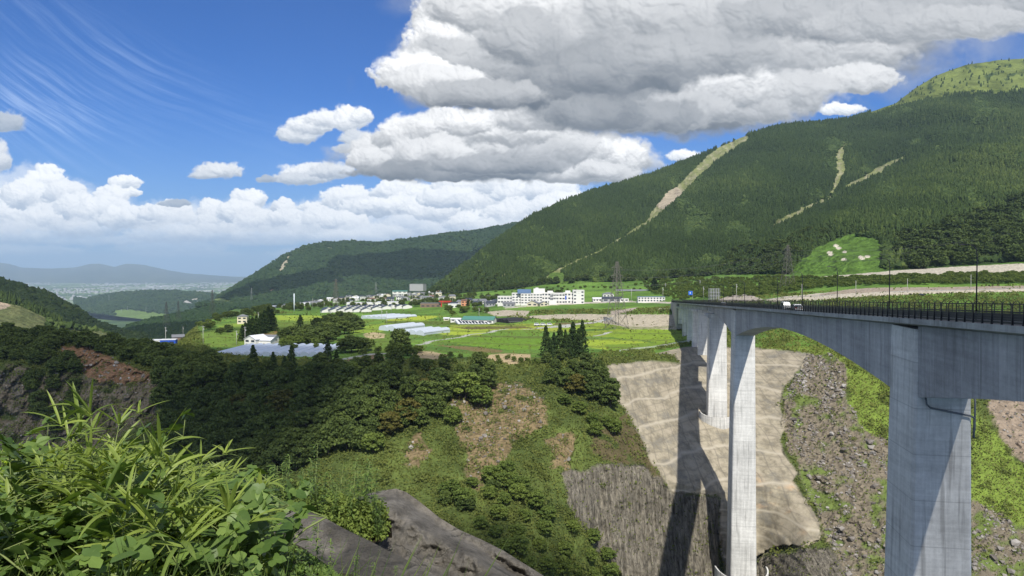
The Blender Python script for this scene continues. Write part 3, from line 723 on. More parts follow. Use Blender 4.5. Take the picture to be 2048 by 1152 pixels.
def soup(name, pos, rad, hgt, tint, tmpl, mat, jit=.16, parent=None, rng=RNG):
    """many small crowns in one mesh"""
    tv, tf = tmpl; N = len(pos); nv = len(tv)
    a = rng.uniform(0, 6.283, N); ca, sa = np.cos(a), np.sin(a)
    T = tv[None] * (1 + rng.normal(0, jit, (N, nv, 1)))
    x = T[..., 0] * rad[:, None]; y = T[..., 1] * rad[:, None]
    V = np.stack([x * ca[:, None] - y * sa[:, None] + pos[:, 0, None], x * sa[:, None] + y * ca[:, None] + pos[:, 1, None], T[..., 2] * hgt[:, None] + pos[:, 2, None]], -1).reshape(-1, 3)
    Fc = (tf[None] + (np.arange(N) * nv)[:, None, None]).reshape(-1, 3)
    tt = np.clip(tint[:, None] + rng.normal(0, .08, (N, nv)), 0, 1).ravel()
    return mesh_np(name, V, Fc, mat, parent, False, attrs={'tint': tt})
def scatter(V, w, n, rng=RNG):
    """n random points on a grid surface, weight per vertex times cell area"""
    A = np.cross(V[1:, :-1] - V[:-1, :-1], V[:-1, 1:] - V[:-1, :-1]); area = np.linalg.norm(A, axis=-1)
    ww = (area * w[:-1, :-1]).ravel(); c = np.cumsum(ww); k = np.searchsorted(c, rng.uniform(0, c[-1], n)); k = np.minimum(k, len(c) - 1)
    i, j = np.unravel_index(k, area.shape); a, b = rng.uniform(0, 1, n), rng.uniform(0, 1, n)
    p = V[i, j] * ((1-a)*(1-b))[:, None] + V[i, j+1] * ((1-a)*b)[:, None] + V[i+1, j] * (a*(1-b))[:, None] + V[i+1, j+1] * (a*b)[:, None]
    return p, i, j
def dline(px, py, pts):
    d = np.full(np.broadcast(px, py).shape, 1e9)
    for (ax, ay), (bx, by) in zip(pts[:-1], pts[1:]):
        t = np.clip(((px - ax) * (bx - ax) + (py - ay) * (by - ay)) / ((bx - ax) ** 2 + (by - ay) ** 2), 0, 1)
        d = np.minimum(d, np.hypot(px - ax - t * (bx - ax), py - ay - t * (by - ay)))
    return d

# --- the big mountain on the right
B_CREST = [(800,606),(850,594),(880,568),(930,531),(1000,477),(1060,436),(1120,406),(1200,378),(1300,350),(1400,311),(1480,276),(1500,268),(1560,251),(1640,244),(1700,238),(1750,221),(1790,207),(1830,177),(1870,152),(1930,130),(2000,120),(2048,117),(2300,140),(2700,240)]
SPUR = [(1480,500),(1560,478),(1640,440),(1700,402),(1780,350),(1850,315),(1950,290),(2048,262),(2300,200)]
SCARS = [ ([(1492,277),(1440,305),(1400,340),(1370,370),(1335,402),(1290,450)], [6, 11, 11, 9, 13, 4]),
          ([(1690,285),(1678,315),(1680,345),(1668,380),(1655,400)], [3, 8, 9, 5, 3]),
          ([(1812,314),(1770,335),(1725,362),(1690,378)], [3, 7, 8, 4]),
          ([(1665,398),(1620,415),(1590,432),(1560,445),(1540,458)], [3, 6, 8, 7, 4]),
          ([(1290,450),(1200,505),(1120,540),(1095,556)], [5, 4, 4, 6]), ([(1040,520),(1020,540),(1000,560)], [2, 3, 3]) ]
CLEAR = [(1572,560),(1600,520),(1640,492),(1700,468),(1750,476),(1770,500),(1762,530),(1775,552),(1700,560)]
def scar_mask(px, py):
    nx = px + fbm(px / 14, py / 14, 3, .6, 201) * 5; ny = py + fbm(px / 14, py / 14, 3, .6, 202) * 5; m = np.zeros(px.shape)
    for pts, ws in SCARS:
        for (a, b, wa, wb) in zip(pts[:-1], pts[1:], ws[:-1], ws[1:]):
            dx, dy = b[0]-a[0], b[1]-a[1]; t = np.clip(((nx-a[0])*dx + (ny-a[1])*dy) / (dx*dx+dy*dy), 0, 1)
            m = np.maximum(m, (np.hypot(nx-a[0]-t*dx, ny-a[1]-t*dy) < (wa + (wb-wa)*t)).astype(float))
    return m
def mountain_right():
    def relief(px, py, V, s):
        X, Z = V[..., 0], V[..., 2]
        q = X * .8 + Z * .9
        r = fbm(q / 330, (Z - X * .3) / 900, 5, .5, 210, 1) * -125 + fbm(X / 160, Z / 160, 4, .5, 211) * 34
        env = np.minimum(1, (1 - s) * 7 + .15)
        ly = line(SPUR, px); below = sstep(-6, 26, py - ly) * sstep(1470, 1560, px)
        gull = dline(px, py, [(1490,280),(1330,405),(1200,505),(1095,556)]); gull2 = dline(px, py, [(1850,292),(1725,350),(1650,395),(1540,455)])
        return r * env - below * 120 + 70 * np.exp(-(gull / 22) ** 2) + 90 * np.exp(-(gull2 / 20) ** 2) - 60 * sstep(0, 40, gull2) * 0
    fx = sorted(KN); mY = [(k, KN[k][9][2]) for k in fx]; 
    foot = [(k, float(pxpy(np.array([(k-1024)/F*KN[k][9][2]*1.0, KN[k][9][2]*1.0, KN[k][9][1] - 1.2]))[1])) for k in fx]
    footY = [(k, y) for k, y in mY]
    cY = [(800,1500),(900,1550),(1000,1750),(1200,2150),(1500,2250),(1800,2350),(2048,2400),(2700,2600)]
    V, Fq, px, py, idx = hill('mountain', 800, 2560, 2.6, B_CREST, cY, foot, footY, 250, relief, 700, 250, 1.15, 1.2, 212)
    X, Y, Z = V[..., 0], V[..., 1], V[..., 2]
    t = sstep(-.4, .5, fbm(X / 120, Z / 90, 4, .55, 213))[..., None]
    C = np.array((.026, .050, .014)) * (1 - t) + np.array((.050, .085, .022)) * t
    gl = line([(1740,232),(1800,214),(1900,192),(2048,184),(2300,200),(2600,260)], px) + fbm(px / 50, py / 30, 4, .6, 214) * 9
    top = sstep(3, -3, py - gl) * (px > 1740); shr = sstep(.18, .35, fbm(px / 26, py / 16, 4, .6, 215))
    tc = np.array((.155, .185, .055)) * (1 - .5 * sstep(-.2, .4, fbm(px / 60, py / 20, 3, .5, 216)))[..., None] + np.array((.02, .03, .0))
    C = C * (1 - top[..., None]) + tc * top[..., None]; C = C * (1 - (top * shr)[..., None]) + np.array((.05, .08, .025)) * (top * shr)[..., None]
    sm = scar_mask(px, py)
    sc = np.array((.20, .22, .085)) * np.ones(3) + .0 * px[..., None]
    pale = sstep(-.1, .3, fbm(px / 9, py / 9, 3, .6, 217))[..., None]; sc = sc * (1 - pale * .6) + np.array((.36, .33, .24)) * pale * .6
    rockp = (dline(px, py, [(1325,405),(1352,388)]) < 13) * sm
    C = C * (1 - sm[..., None]) + sc * sm[..., None]; C = C * (1 - rockp[..., None]) + np.array((.42, .36, .27)) * rockp[..., None]
    cl = inpoly(px + fbm(px / 18, py / 18, 3, .6, 218) * 9, py + fbm(px / 18, py / 18, 3, .6, 219) * 7, CLEAR).astype(float)
    cc = np.array((.105, .19, .035)) * (1 - .45 * sstep(-.2, .5, fbm(px / 16, py / 7, 4, .6, 220)))[..., None]
    C = C * (1 - cl[..., None]) + cc * cl[..., None]
    for (rx, ry) in ((1661,509),(1659,505),(1677,496),(1689,504),(1688,519),(1721,514),(1725,517),(1735,513),(1672,491)):
        rm = (np.hypot((px - rx) / 5, (py - ry) / 2.6) < 1)[..., None]; C = C * (1 - rm) + np.array((.62, .56, .46)) * rm
    ter = inpoly(px, py, [(990,600),(1090,566),(1100,545),(1130,545),(1130,560),(1250,568),(1400,560),(1420,600)]).astype(float)
    C = C * (1 - ter[..., None]) + np.array((.11, .18, .04)) * ter[..., None]
    mt = mesh_np('mountain', V.reshape(-1, 3), Fq, M_HILL, smooth=True, cols={'alb': C.reshape(-1, 3)}); mt['kind'] = 'structure'
    # forest: two canopies, conifer plantation and rounder broadleaf wood
    w = (1 - top * .985) * (1 - np.clip(sm + cl + ter, 0, 1)); w[-2:] = 0; w = w * (py < 602) * (py < line([(800,602),(1500,600),(1560,548),(1640,550),(1800,537),(1900,530),(2060,521),(2400,505)], px))
    br = sstep(.05, .22, fbm(px / 95, py / 60, 4, .6, 221) + .35 * np.exp(-((py - 500) / 60.) ** 2) * (px > 1700) + .20 * np.exp(-(dline(px, py, [(1130,540),(1400,530),(1600,470)]) / 16) ** 2) - .12)
    n1 = 140000; p, i, j = scatter(V, w * (1 - br) * (1 + 1.5 * (Y < 1300)), n1)
    tb = .36 + .26 * fbm(p[:, 0] / 60, p[:, 2] / 45, 3, .55, 222) + .42 * fbm(p[:, 0] / 260, p[:, 2] / 150, 2, .5, 224) + RNG.normal(0, .13, n1) + .28 * sstep(1500, 1750, pxpy(p)[0]) * sstep(0, 30, pxpy(p)[1] - line(SPUR, pxpy(p)[0]))  # last term: crowns below the spur tinted paler, its brighter sunlight put into the colour
    d = p[:, 1]; sz = RNG.uniform(.8, 1.25, n1) * np.where(d > 1300, 5.4, 4.6)
    c1 = soup('conifer_forest', p - [0, 0, 1.5], sz, sz * RNG.uniform(1.5, 2.2, n1), np.clip(tb, 0, 1), tmpl_conifer(), M_FOREST)
    setp(c1, 'dense plantation of dark conifers covering the big mountain on the right', 'forest', kind='stuff')
    n2 = 26000; p, i, j = scatter(V, w * br * (1 + 2.5 * (Y < 1300)), n2); tb = .50 + .35 * fbm(p[:, 0] / 35, p[:, 2] / 30, 3, .55, 223) + RNG.normal(0, .14, n2)
    sz = RNG.uniform(5, 9.5, n2) * np.where(p[:, 1] < 1200, .85, 1)
    c2 = soup('broadleaf_forest', p - [0, 0, 1], sz * 1.15, sz * .85, np.clip(tb, 0, 1), tmpl_ico(2), M_FOREST, .16)
    setp(c2, 'rounded broadleaf wood in patches along the lower mountain slopes', 'forest', kind='stuff')
    global BV, BPX, BPY, BCL
    BV, BPX, BPY, BCL = V, px, py, cl
    BV, BPX, BPY, BCL = V, px, py, cl
mountain_right()

def simple_hill(name, seed, x0, x1, dx, crest, cY, foot, fY, rows, amp, col1, col2, ntree, tsize, treemat, patches=(), rag=1.0, back=500, bdrop=250, tmpl='ico', holes=(), lab=None, q=300., hscale=1.0):
    def relief(px, py, V, s):
        X, Z = V[..., 0], V[..., 2]
        return fbm((X + Z) / q, Z / (q * 2), 5, .5, seed, 1) * -amp * np.minimum(1, (1 - s) * 5 + .1)
    V, Fq, px, py, idx = hill(name, x0, x1, dx, crest, cY, foot, fY, rows, relief, back, bdrop, 1.0, rag, seed)
    t = sstep(-.4, .5, fbm(px / 40, py / 18, 4, .55, seed + 3))[..., None]
    C = np.array(col1) * (1 - t) + np.array(col2) * t; w = np.ones(px.shape)
    for poly, col in patches:
        m = inpoly(px + fbm(px / 12, py / 12, 3, .6, seed + 5) * 4, py + fbm(px / 12, py / 12, 3, .6, seed + 6) * 2.5, poly).astype(float); C = C * (1 - m[..., None]) + np.array(col) * m[..., None]; w = w * (1 - m)
    w[-2:] = 0
    o = mesh_np(name, V.reshape(-1, 3), Fq, M_HILL, smooth=True, cols={'alb': C.reshape(-1, 3)}); o['kind'] = 'structure'
    if ntree:
        p, i, j = scatter(V, w, ntree); sz = RNG.uniform(.7, 1.3, ntree) * tsize
        tb = .42 + .32 * fbm(p[:, 0] / (tsize * 14), p[:, 2] / (tsize * 10), 3, .55, seed + 8) + RNG.normal(0, .12, ntree)
        f = soup('hill_woodland', p - [0, 0, tsize * .15], sz * (1.2 if tmpl == 'ico' else .8), sz * (.9 if tmpl == 'ico' else 1.9) * hscale, np.clip(tb, 0, 1), tmpl_ico(1) if tmpl == 'ico' else tmpl_conifer(), treemat, .2)
        setp(f, lab, 'forest', kind='stuff')
    return V, px, py
# middle mountain beyond the village
simple_hill('mountain', 300, 395, 1080, 2.4, [(395,612),(420,603),(440,593),(480,568),(530,538),(570,511),(610,493),(650,487),(700,484),(760,487),(800,481),(850,475),(900,467),(950,463),(1000,453),(1080,440)],
    [(395,3600),(600,4000),(1080,4300)], [(395,613),(1080,613)], [(395,2500),(1080,2500)], 120, 210, (.028,.050,.020), (.048,.080,.026), 26000, 15, M_FARFOREST,
    patches=[([(556,548),(562,530),(575,512),(583,512),(572,532),(564,548)], (.40,.36,.26)), ([(495,580),(502,572),(506,580),(500,586)], (.34,.32,.26)), ([(522,582),(545,579),(566,584),(540,587)], (.34,.22,.16)),
             ([(645,493),(660,495),(668,500),(660,501)], (.3,.3,.22)), ([(685,538),(700,541),(706,536),(696,545)], (.33,.28,.2)), ([(400,602),(440,596),(470,604),(420,610)], (.15,.20,.06))],
    lab='woods covering the hazy middle mountain beyond the village', q=420.)
# low wooded hills in the valley mouth
simple_hill('hills', 320, 150, 520, 2.2, [(150,596),(170,600),(200,592),(240,586),(300,582),(350,583),(420,588),(470,597),(520,606)], [(150,6500),(520,5600)], [(150,622),(230,632),(300,640),(520,640)], [(150,5400),(520,4300)],
    46, 130, (.026,.048,.022), (.042,.070,.026), 9000, 24, M_FARFOREST, patches=[([(225,622),(250,618),(300,625),(420,632),(400,640),(230,640)], (.14,.21,.06)), ([(355,608),(372,600),(388,608),(380,611)], (.42,.42,.40)), ([(380,600),(395,596),(398,600),(385,603)], (.5,.46,.42))],
    rag=.6, lab='low wooded hills crossing the valley mouth far left', q=520., hscale=.8)
simple_hill('hills', 330, 190, 540, 2.2, [(190,690),(238,668),(262,652),(300,641),(340,632),(385,622),(430,613),(480,609),(540,608)], [(190,1700),(540,2600)], [(190,700),(540,668)], [(190,1050),(540,1250)],
    60, 60, (.024,.044,.016), (.046,.078,.022), 9000, 9, M_FARFOREST, patches=[([(420,640),(470,618),(540,615),(540,660),(430,660)], (.10,.17,.04))], rag=1.2, lab='wooded bank on the right side of the valley notch', q=200.)
# left hill: dark back slope, then the nearer terraced clearing with its row of conifers
simple_hill('hillside', 340, -460, 320, 2.4, [(-460,400),(-200,490),(0,561),(50,574),(100,592),(150,618),(195,648),(240,664),(280,672),(320,690)], [(-460,1700),(0,1500),(320,1250)], [(-460,700),(320,712)], [(-460,1000),(320,1000)],
    110, 40, (.020,.040,.014), (.034,.062,.018), 17000, 9, M_FOREST, rag=1.5, lab='dark wooded slope descending from the left edge of the view', q=240.)
_V, _px, _py = simple_hill('hillside', 350, -460, 250, 2.2, [(-460,470),(-200,540),(0,598),(40,612),(80,630),(110,645),(150,652),(200,660),(250,680)], [(-460,950),(0,900),(250,820)], [(-460,720),(250,720)], [(-460,640),(250,640)],
    80, 12, (.115,.135,.055), (.165,.175,.075), 0, 8, M_FOREST, patches=[([(-30,603),(12,600),(22,612),(8,618),(-30,622)], (.40,.32,.24))], rag=1.0, q=120.)
_cr = [(-460,470),(-200,540),(0,598),(40,612),(80,630),(110,645),(150,652),(200,660),(250,680)]
_x = RNG.uniform(-300, 125, 620); _y = line(_cr, _x) + RNG.uniform(0, 7, 620); _p = P(_x, _y + 3, 893 + RNG.uniform(-8, 12, 620))
setp(soup('conifer_row', _p, RNG.uniform(3.5, 5, 620), RNG.uniform(11, 16, 620), RNG.uniform(.2, .75, 620), tmpl_conifer(), M_FOREST), 'belt of tall conifers above the terraced clearing at left', 'forest', kind='stuff')
_x = RNG.uniform(95, 235, 300); _y = line(_cr, _x) + RNG.uniform(-2, 16, 300); _p = P(_x, _y + 5, RNG.uniform(820, 880, 300))
setp(soup('hill_scrub', _p, RNG.uniform(5, 9, 300), RNG.uniform(4, 7, 300), RNG.uniform(.3, .9, 300), tmpl_ico(1), M_FOREST, .2), 'scrubby bushes at the lower end of the terraced clearing', 'shrubs', kind='stuff')
# distant blue range across the plain
simple_hill('mountain_range', 360, -420, 1100, 3.0, [(-420,535),(-100,528),(0,525),(20,528),(42,535),(100,537),(150,535),(178,528),(198,527),(230,534),(252,527),(290,530),(330,539),(370,546),(420,550),(460,553),(700,556),(1100,558)],
    [(-420,29000),(1100,29000)], [(-420,566),(1100,566)], [(-420,22000),(1100,22000)], 40, 900, (.05,.075,.045), (.09,.11,.06), 0, 1, M_HILL, rag=1.0, back=3000, bdrop=600, q=2600.)
# ------------------------------------------------------------------ the bridge
# bridge frame: s runs along it away from the viewer, t across to the right
BD = np.array([.1593, .9872, 0.0]); BN = np.array([.9872, -.1593, 0.0])
def B(s, t, z): return tuple(BD * s + BN * t + np.array([0, 0, z]))
def deckz(s): return -2.28 - .0392 * s
T0, T1 = 36.0, 45.8            # slab edges
W0, W1 = 37.75, 44.05          # webs of the box girder
def concrete(name, col, lift, along, panel=None, dark=(.55, .55, .55), stain=.8, marks=True):
    m, t, b = newmat(name, .88, .25)
    pos = t.pos(); x, y, z = t.xyz(pos)
    s = t.vmath('DOT_PRODUCT', pos, tuple(BD)); q = t.vmath('DOT_PRODUCT', pos, tuple(BN))
    big = t.noise(pos, .07, 6, .65); fine = t.noise(pos, 1.6, 5, .65)
    vs = t.noise(t.comb(t.math('MULTIPLY', s, 1.1), t.math('MULTIPLY', q, 1.1), t.math('MULTIPLY', z, .07)), 1.0, 5, .62)    # drip streaks
    hs = t.noise(t.comb(t.math('MULTIPLY', s, .10), t.math('MULTIPLY', q, .10), t.math('MULTIPLY', z, 1.5)), 1.0, 4, .65)     # form-board courses
    f = t.math('ADD', t.math('ADD', t.math('MULTIPLY', big, .40), t.math('MULTIPLY', vs, .25)), t.math('ADD', t.math('MULTIPLY', hs, .2), t.math('MULTIPLY', fine, .15)))
    c = t.mix(t.mapr(f, .40, .61), tuple(v * .66 for v in col), tuple(min(1, v * 1.20) for v in col))
    if lift:
        zz = t.math('MULTIPLY', z, 1 / lift); fr = t.math('ABSOLUTE', t.math('SUBTRACT', t.math('FRACT', t.math('ADD', zz, 100.5)), .5))
        c = t.mix(t.mapr(fr, 0, .018, .42, 0), c, (.15, .15, .145))
        lid = t.math('FLOOR', t.math('ADD', zz, 100.0)); tone = t.new('ShaderNodeTexWhiteNoise', noise_dimensions='1D'); t.put(tone.inputs['W'], lid)
        c = t.mix(1.0, c, t.mix(tone.outputs[0], (.90, .90, .90), (1.08, 1.08, 1.08)), 'MULTIPLY')
    if panel:
        pp = t.math('MULTIPLY', s, 1 / panel); fr = t.math('ABSOLUTE', t.math('SUBTRACT', t.math('FRACT', t.math('ADD', pp, 100.5)), .5))
        c = t.mix(t.mapr(fr, 0, .04, .40, 0), c, tuple(min(1, v * 1.35) for v in col))
        lid = t.math('FLOOR', t.math('ADD', pp, 100.0)); tone = t.new('ShaderNodeTexWhiteNoise', noise_dimensions='1D'); t.put(tone.inputs['W'], lid)
        c = t.mix(1.0, c, t.mix(tone.outputs[0], (.84, .84, .85), (1.08, 1.08, 1.07)), 'MULTIPLY')
    vs2 = t.noise(t.comb(t.math('MULTIPLY', s, .9), t.math('MULTIPLY', q, .9), t.math('MULTIPLY', z, .05)), 1.0, 3, .6); c = t.mix(t.mapr(vs2, .56, .66, 0, .45), c, (.13, .125, .115))
    if marks:    # tie-bolt marks
        v = t.voronoi(t.comb(t.math('MULTIPLY', s, .55), t.math('MULTIPLY', q, .55), t.math('MULTIPLY', z, .62)), 1.0, 'F1', .35)
        c = t.mix(t.mapr(v, .03, .06, .55, 0), c, (.10, .10, .10))
    t.put(b.inputs['Base Color'], c); t.put(b.inputs['Normal'], t.bump(t.math('ADD', fine, hs), .25, .12))
    return m
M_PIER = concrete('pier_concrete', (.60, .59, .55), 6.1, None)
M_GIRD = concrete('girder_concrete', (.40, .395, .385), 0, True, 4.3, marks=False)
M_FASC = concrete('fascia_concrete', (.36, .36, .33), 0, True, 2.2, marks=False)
M_STEEL = simple('black_steel', (.016, .016, .018), .5, .4)
M_ASPH = simple('asphalt', (.062, .062, .064), .9, .2, scale=1.2)
M_WHITE = simple('road_paint', (.72, .72, .70), .7, .3, scale=3)
M_PIPE = simple('pipe_grey', (.11, .12, .13), .5, .5, .3)
PIER_S = [(103.0, 112.4), (268.0, 277.6), (348.5, 356.5)]
def girder_depth(s):
    def hp(x): return 4.7 + 5.8 * max(0, 1 - x / 83.0) ** 2
    if s < 103: return hp(103 - s)
    if s <= 112.4: return 10.5
    if s <= 190.3: return hp(s - 112.4)
    if s <= 268: return hp(268 - s)
    if s <= 277.6: return 10.5
    return 3.1 + 7.4 * max(0, 1 - (s - 277.6) / 84.0) ** 2
def build_bridge():
    root = empty('bridge', B(268, 40.9, -108)); setp(root, 'long pale concrete viaduct on tall piers crossing the gorge', 'bridge')
    inv = Vector(root.location)
    def sh(o): o.location = -inv; return o
    # deck slab with kerbs
    m = MB()
    def strip(s0, s1, t0, t1, z0, z1, n=1):
        for k in range(n):
            a = s0 + (s1 - s0) * k / n; b_ = s0 + (s1 - s0) * (k + 1) / n
            m.hexa([B(a, t0, deckz(a)+z0), B(a, t1, deckz(a)+z0), B(b_, t1, deckz(b_)+z0), B(b_, t0, deckz(b_)+z0), B(a, t0, deckz(a)+z1), B(a, t1, deckz(a)+z1), B(b_, t1, deckz(b_)+z1), B(b_, t0, deckz(b_)+z1)])
    S0, S1 = 30.0, 640.0
    sec = [(T0, 0), (T0, -.68), (T0 + .25, -.68), (W0 + .15, -1.05), (W1 - .15, -1.05), (T1 - .25, -.68), (T1, -.68), (T1, 0), (T1 - .45, 0), (T1 - .45, -.22), (T0 + .45, -.22), (T0 + .45, 0)]
    m.prism(None, [[B(s, t, deckz(s) + z) for t, z in sec] for s in (S0, S1)])
    sh(m.build('deck_slab', M_FASC, root))
    m = MB(); strip(S0, S1, T0 + .46, T1 - .46, -.215, -.12); sh(m.build('roadway', M_ASPH, root))
    m = MB()
    for t in (T0 + 1.5, T1 - 1.5): strip(S0, S1, t - .075, t + .075, -.12, -.114)
    for k in range(60): strip(S0 + 10 * k, S0 + 10 * k + 5, 40.83, 40.97, -.12, -.114)
    sh(m.build('lane_marking', M_WHITE, root))
    # box girder: three haunched lengths between the piers
    def girder(a, b_, n):
        m = MB(); rings = []
        for k in range(n + 1):
            s = a + (b_ - a) * k / n; d = girder_depth(s); z = deckz(s)
            rings.append([B(s, W0, z - 1.055), B(s, W0 + .12, z - d), B(s, W1 - .12, z - d), B(s, W1, z - 1.055)])
        m.prism(None, rings); return m
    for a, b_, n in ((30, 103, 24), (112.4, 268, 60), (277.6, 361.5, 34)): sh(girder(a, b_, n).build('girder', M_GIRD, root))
    # main piers: tapered shafts, a little wider than the box
    def pier(s0, s1, t0, t1, zt, zb, taps, tapt, up=True, mat=M_PIER, z2=None):
        m = MB(); z2 = zt if z2 is None else z2; r = []
        for z, k in ((zb, 1), (z2, 0)):
            h = (z2 - zb) * k
            a, b_ = s0 - taps * h, s1 + taps * h; c, d = t0 - tapt * h, t1 + tapt * h; ch = .32
            r.append([B(x, y, z) for x, y in ((a, c + ch), (a, d - ch), (a + ch, d), (b_ - ch, d), (b_, d - ch), (b_, c + ch), (b_ - ch, c), (a + ch, c))])
        m.prism(None, r)
        if z2 != zt:   # top slopes with the deck
            pass
        return m
    for (s0, s1), zb in zip(PIER_S[:2], (-150.0, -140.0)):
        zt = deckz(s1) - 1.10
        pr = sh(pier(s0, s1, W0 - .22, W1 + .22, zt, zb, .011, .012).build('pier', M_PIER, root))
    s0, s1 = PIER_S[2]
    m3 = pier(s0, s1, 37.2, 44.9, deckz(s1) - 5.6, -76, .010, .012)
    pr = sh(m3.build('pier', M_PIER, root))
    m = MB(); zt = deckz(352) - 4.15; m.prism(None, [[B(s, 35.3, zt-1.0), B(s, 37.2, zt - 2.1), B(s, 44.9, zt-2.1), B(s, 46.6, zt-1.0), B(s, 46.6, zt), B(s, 35.3, zt)] for s in (s0 - .5, s1 + .5)])
    m.build('crosshead', M_PIER, pr)
    # approach span girders and their piers
    ap = [(400.0, 403.5, -41.5), (437, 440.5, -43.5), (474, 477.5, -43.5), (515, 518.5, -42.5), (556, 560, -36)]
    m = MB()
    for t in (37.2, 40.0, 42.8):
        for a, b_ in ((362.0, 401.5), (402, 438.5), (439, 475.5), (476, 516.5), (517, 557.5)):
            m.prism(None, [[B(s, t, deckz(s) - 1.055), B(s, t, deckz(s) - 3.0), B(s, t + 1.1, deckz(s) - 3.0), B(s, t + 1.1, deckz(s) - 1.055)] for s in (a, b_)])
    sh(m.build('approach_girder', M_FASC, root))
    for a, b_, zb in ap:
        o = sh(pier(a, b_, 37.0, 44.8, deckz(b_) - 4.6, zb - 4, .006, .006).build('pier', M_PIER, root))
        m = MB(); zt = deckz(a) - 3.05; m.prism(None, [[B(s, 35.2, zt - .8), B(s, 37.0, zt - 1.75), B(s, 44.8, zt - 1.75), B(s, 46.6, zt - .8), B(s, 46.6, zt), B(s, 35.2, zt)] for s in (a - .3, b_ + .3)])
        m.build('crosshead', M_PIER, o)
    m = MB(); m.hexa([B(560.1, 35.6, -44), B(560.1, 46.2, -44), B(640, 46.2, -36), B(640, 35.6, -36), B(560.1, 35.6, deckz(560.1) - .7), B(560.1, 46.2, deckz(560.1) - .7), B(640, 46.2, deckz(640) - .7), B(640, 35.6, deckz(640) - .7)])
    sh(m.build('abutment', M_FASC, root))
    # railings
    def post(m, s, t, inw, z):
        for (za, zb, w) in ((0, 1.0, .17),): m.prism(None, [[B(s-.06, t-w*.6, z+za), B(s+.06, t-w*.6, z+za), B(s+.06, t+w*.6, z+za), B(s-.06, t+w*.6, z+za)], [B(s-.06, t-w*.35, z+zb), B(s+.06, t-w*.35, z+zb), B(s+.06, t+w*.35, z+zb), B(s-.06, t+w*.35, z+zb)]])
        pts = [(t, 0), (t, 1.95), (t + inw * .07, 2.15), (t + inw * .22, 2.30), (t + inw * .42, 2.38)]
        rings = [[B(s - .035, a - .045, z + zz), B(s + .035, a - .045, z + zz), B(s + .035, a + .045, z + zz), B(s - .035, a + .045, z + zz)] for a, zz in pts]
        m.prism(None, rings)
    for t, inw in ((T0 + .22, 1), (T1 - .22, -1)):
        m = MB()
        for zz, w in ((.22, .20), (.50, .20), (.76, .20), (1.02, .20), (2.02, .06), (1.5, .04), (1.75, .03), (1.25, .03)):
            tt = t + inw * (.12 if zz < 1.2 else 0)
            m.prism(None, [[B(s, tt - w/2, deckz(s) + zz - w/2), B(s, tt + w/2, deckz(s) + zz - w/2), B(s, tt + w/2, deckz(s) + zz + w/2), B(s, tt - w/2, deckz(s) + zz + w/2)] for s in (S0, S1)])
        rail = sh(m.build('railing', M_STEEL, root))
        pm = MB(); post(pm, 0, 0, inw, 0); first = pm.build('post', M_STEEL, rail); s = 62.0
        d = B(s, t, deckz(s)); first.location = d
        for k in range(1, 100):
            s = 62.0 + 2 * k; q = first.copy(); COL.objects.link(q); q.parent = rail; q.location = B(s, t, deckz(s))
        pm = MB(); s = 262.0
        while s < S1: post(pm, s, t, inw, deckz(s)); s += 2.0
        s = 60.0
        while s > S0: post(pm, s, t, inw, deckz(s)); s -= 2.0
        r = pm.build('post_row', M_STEEL, rail); r['kind'] = 'stuff'
    # drain pipe round the head of the nearest pier
    m = MB(); z0 = -17.3; sf = 103.0 - .22
    m.tube([B(sf - .25, 38.6, z0 + .6), B(sf - .25, 38.75, z0 - .3), B(sf - .3, 39.2, z0 - .75), B(sf - .3, 41.5, z0 - 1.2), B(sf - .3, 44.0, z0 - 1.65), B(sf - .25, 44.5, z0 - 1.9), B(sf, 44.65, z0 - 2.5), B(sf + .2, 44.68, z0 - 4.6)], .13, 8)
    m.tube([B(sf + .1, 44.75, z0 + 1.5), B(sf + .1, 44.75, z0 - 3.6)], .12, 8)
    sh(m.build('drain_pipe', M_PIPE, root, True))
    return root
bridge = build_bridge()

# road lamps on the bridge
def lamp():
    r = empty('street_lamp', (0, 0, 0)); m = MB()
    m.tube([(0, 0, -.1), (0, 0, 1.2)], .13, 8); m.tube([(0, 0, 1.2), (0, 0, 8.6), (-.12, 0, 9.4), (-.5, 0, 9.85), (-1.5, 0, 10.0)], [.10, .075, .07, .06, .05], 8); m.build('pole', M_STEEL, r, True)
    m = MB(); m.prism(None, [[(x, -w, 10.0 + h0), (x, w, 10.0 + h0), (x, w*.8, 10.0 + h1), (x, -w*.8, 10.0 + h1)] for x, w, h0, h1 in ((-1.4, .06, -.04, .05), (-1.7, .16, -.07, .09), (-2.2, .14, -.06, .05))]); m.build('lamp_head', M_STEEL, r)
    return r
def copy_tree(o, parent=None):
    c = o.copy(); COL.objects.link(c); c.parent = parent
    for ch in list(o.children): copy_tree(ch, c)
    return c
L0 = lamp()
ordn = ['nearest to the viewer at the right edge', 'second from the right edge', 'third from the right edge', 'fourth from the right edge', 'fifth from the right edge', 'sixth from the right edge', 'seventh, towards the far end', 'eighth, towards the far end', 'ninth, near the far end', 'tenth, near the far end', 'eleventh, at the far end', 'twelfth, last before the far bank']
for k in range(12):
    s = 104.2 + 32.4 * k; o = L0 if k == 0 else copy_tree(L0)
    o.location = B(s, T1 - .5, deckz(s) - .2); o.rotation_euler = (0, 0, -math.atan2(BD[0], BD[1]))
    setp(o, 'tall thin black road lamp on the bridge, ' + ordn[k], 'street lamp', 'lamps along the bridge deck')
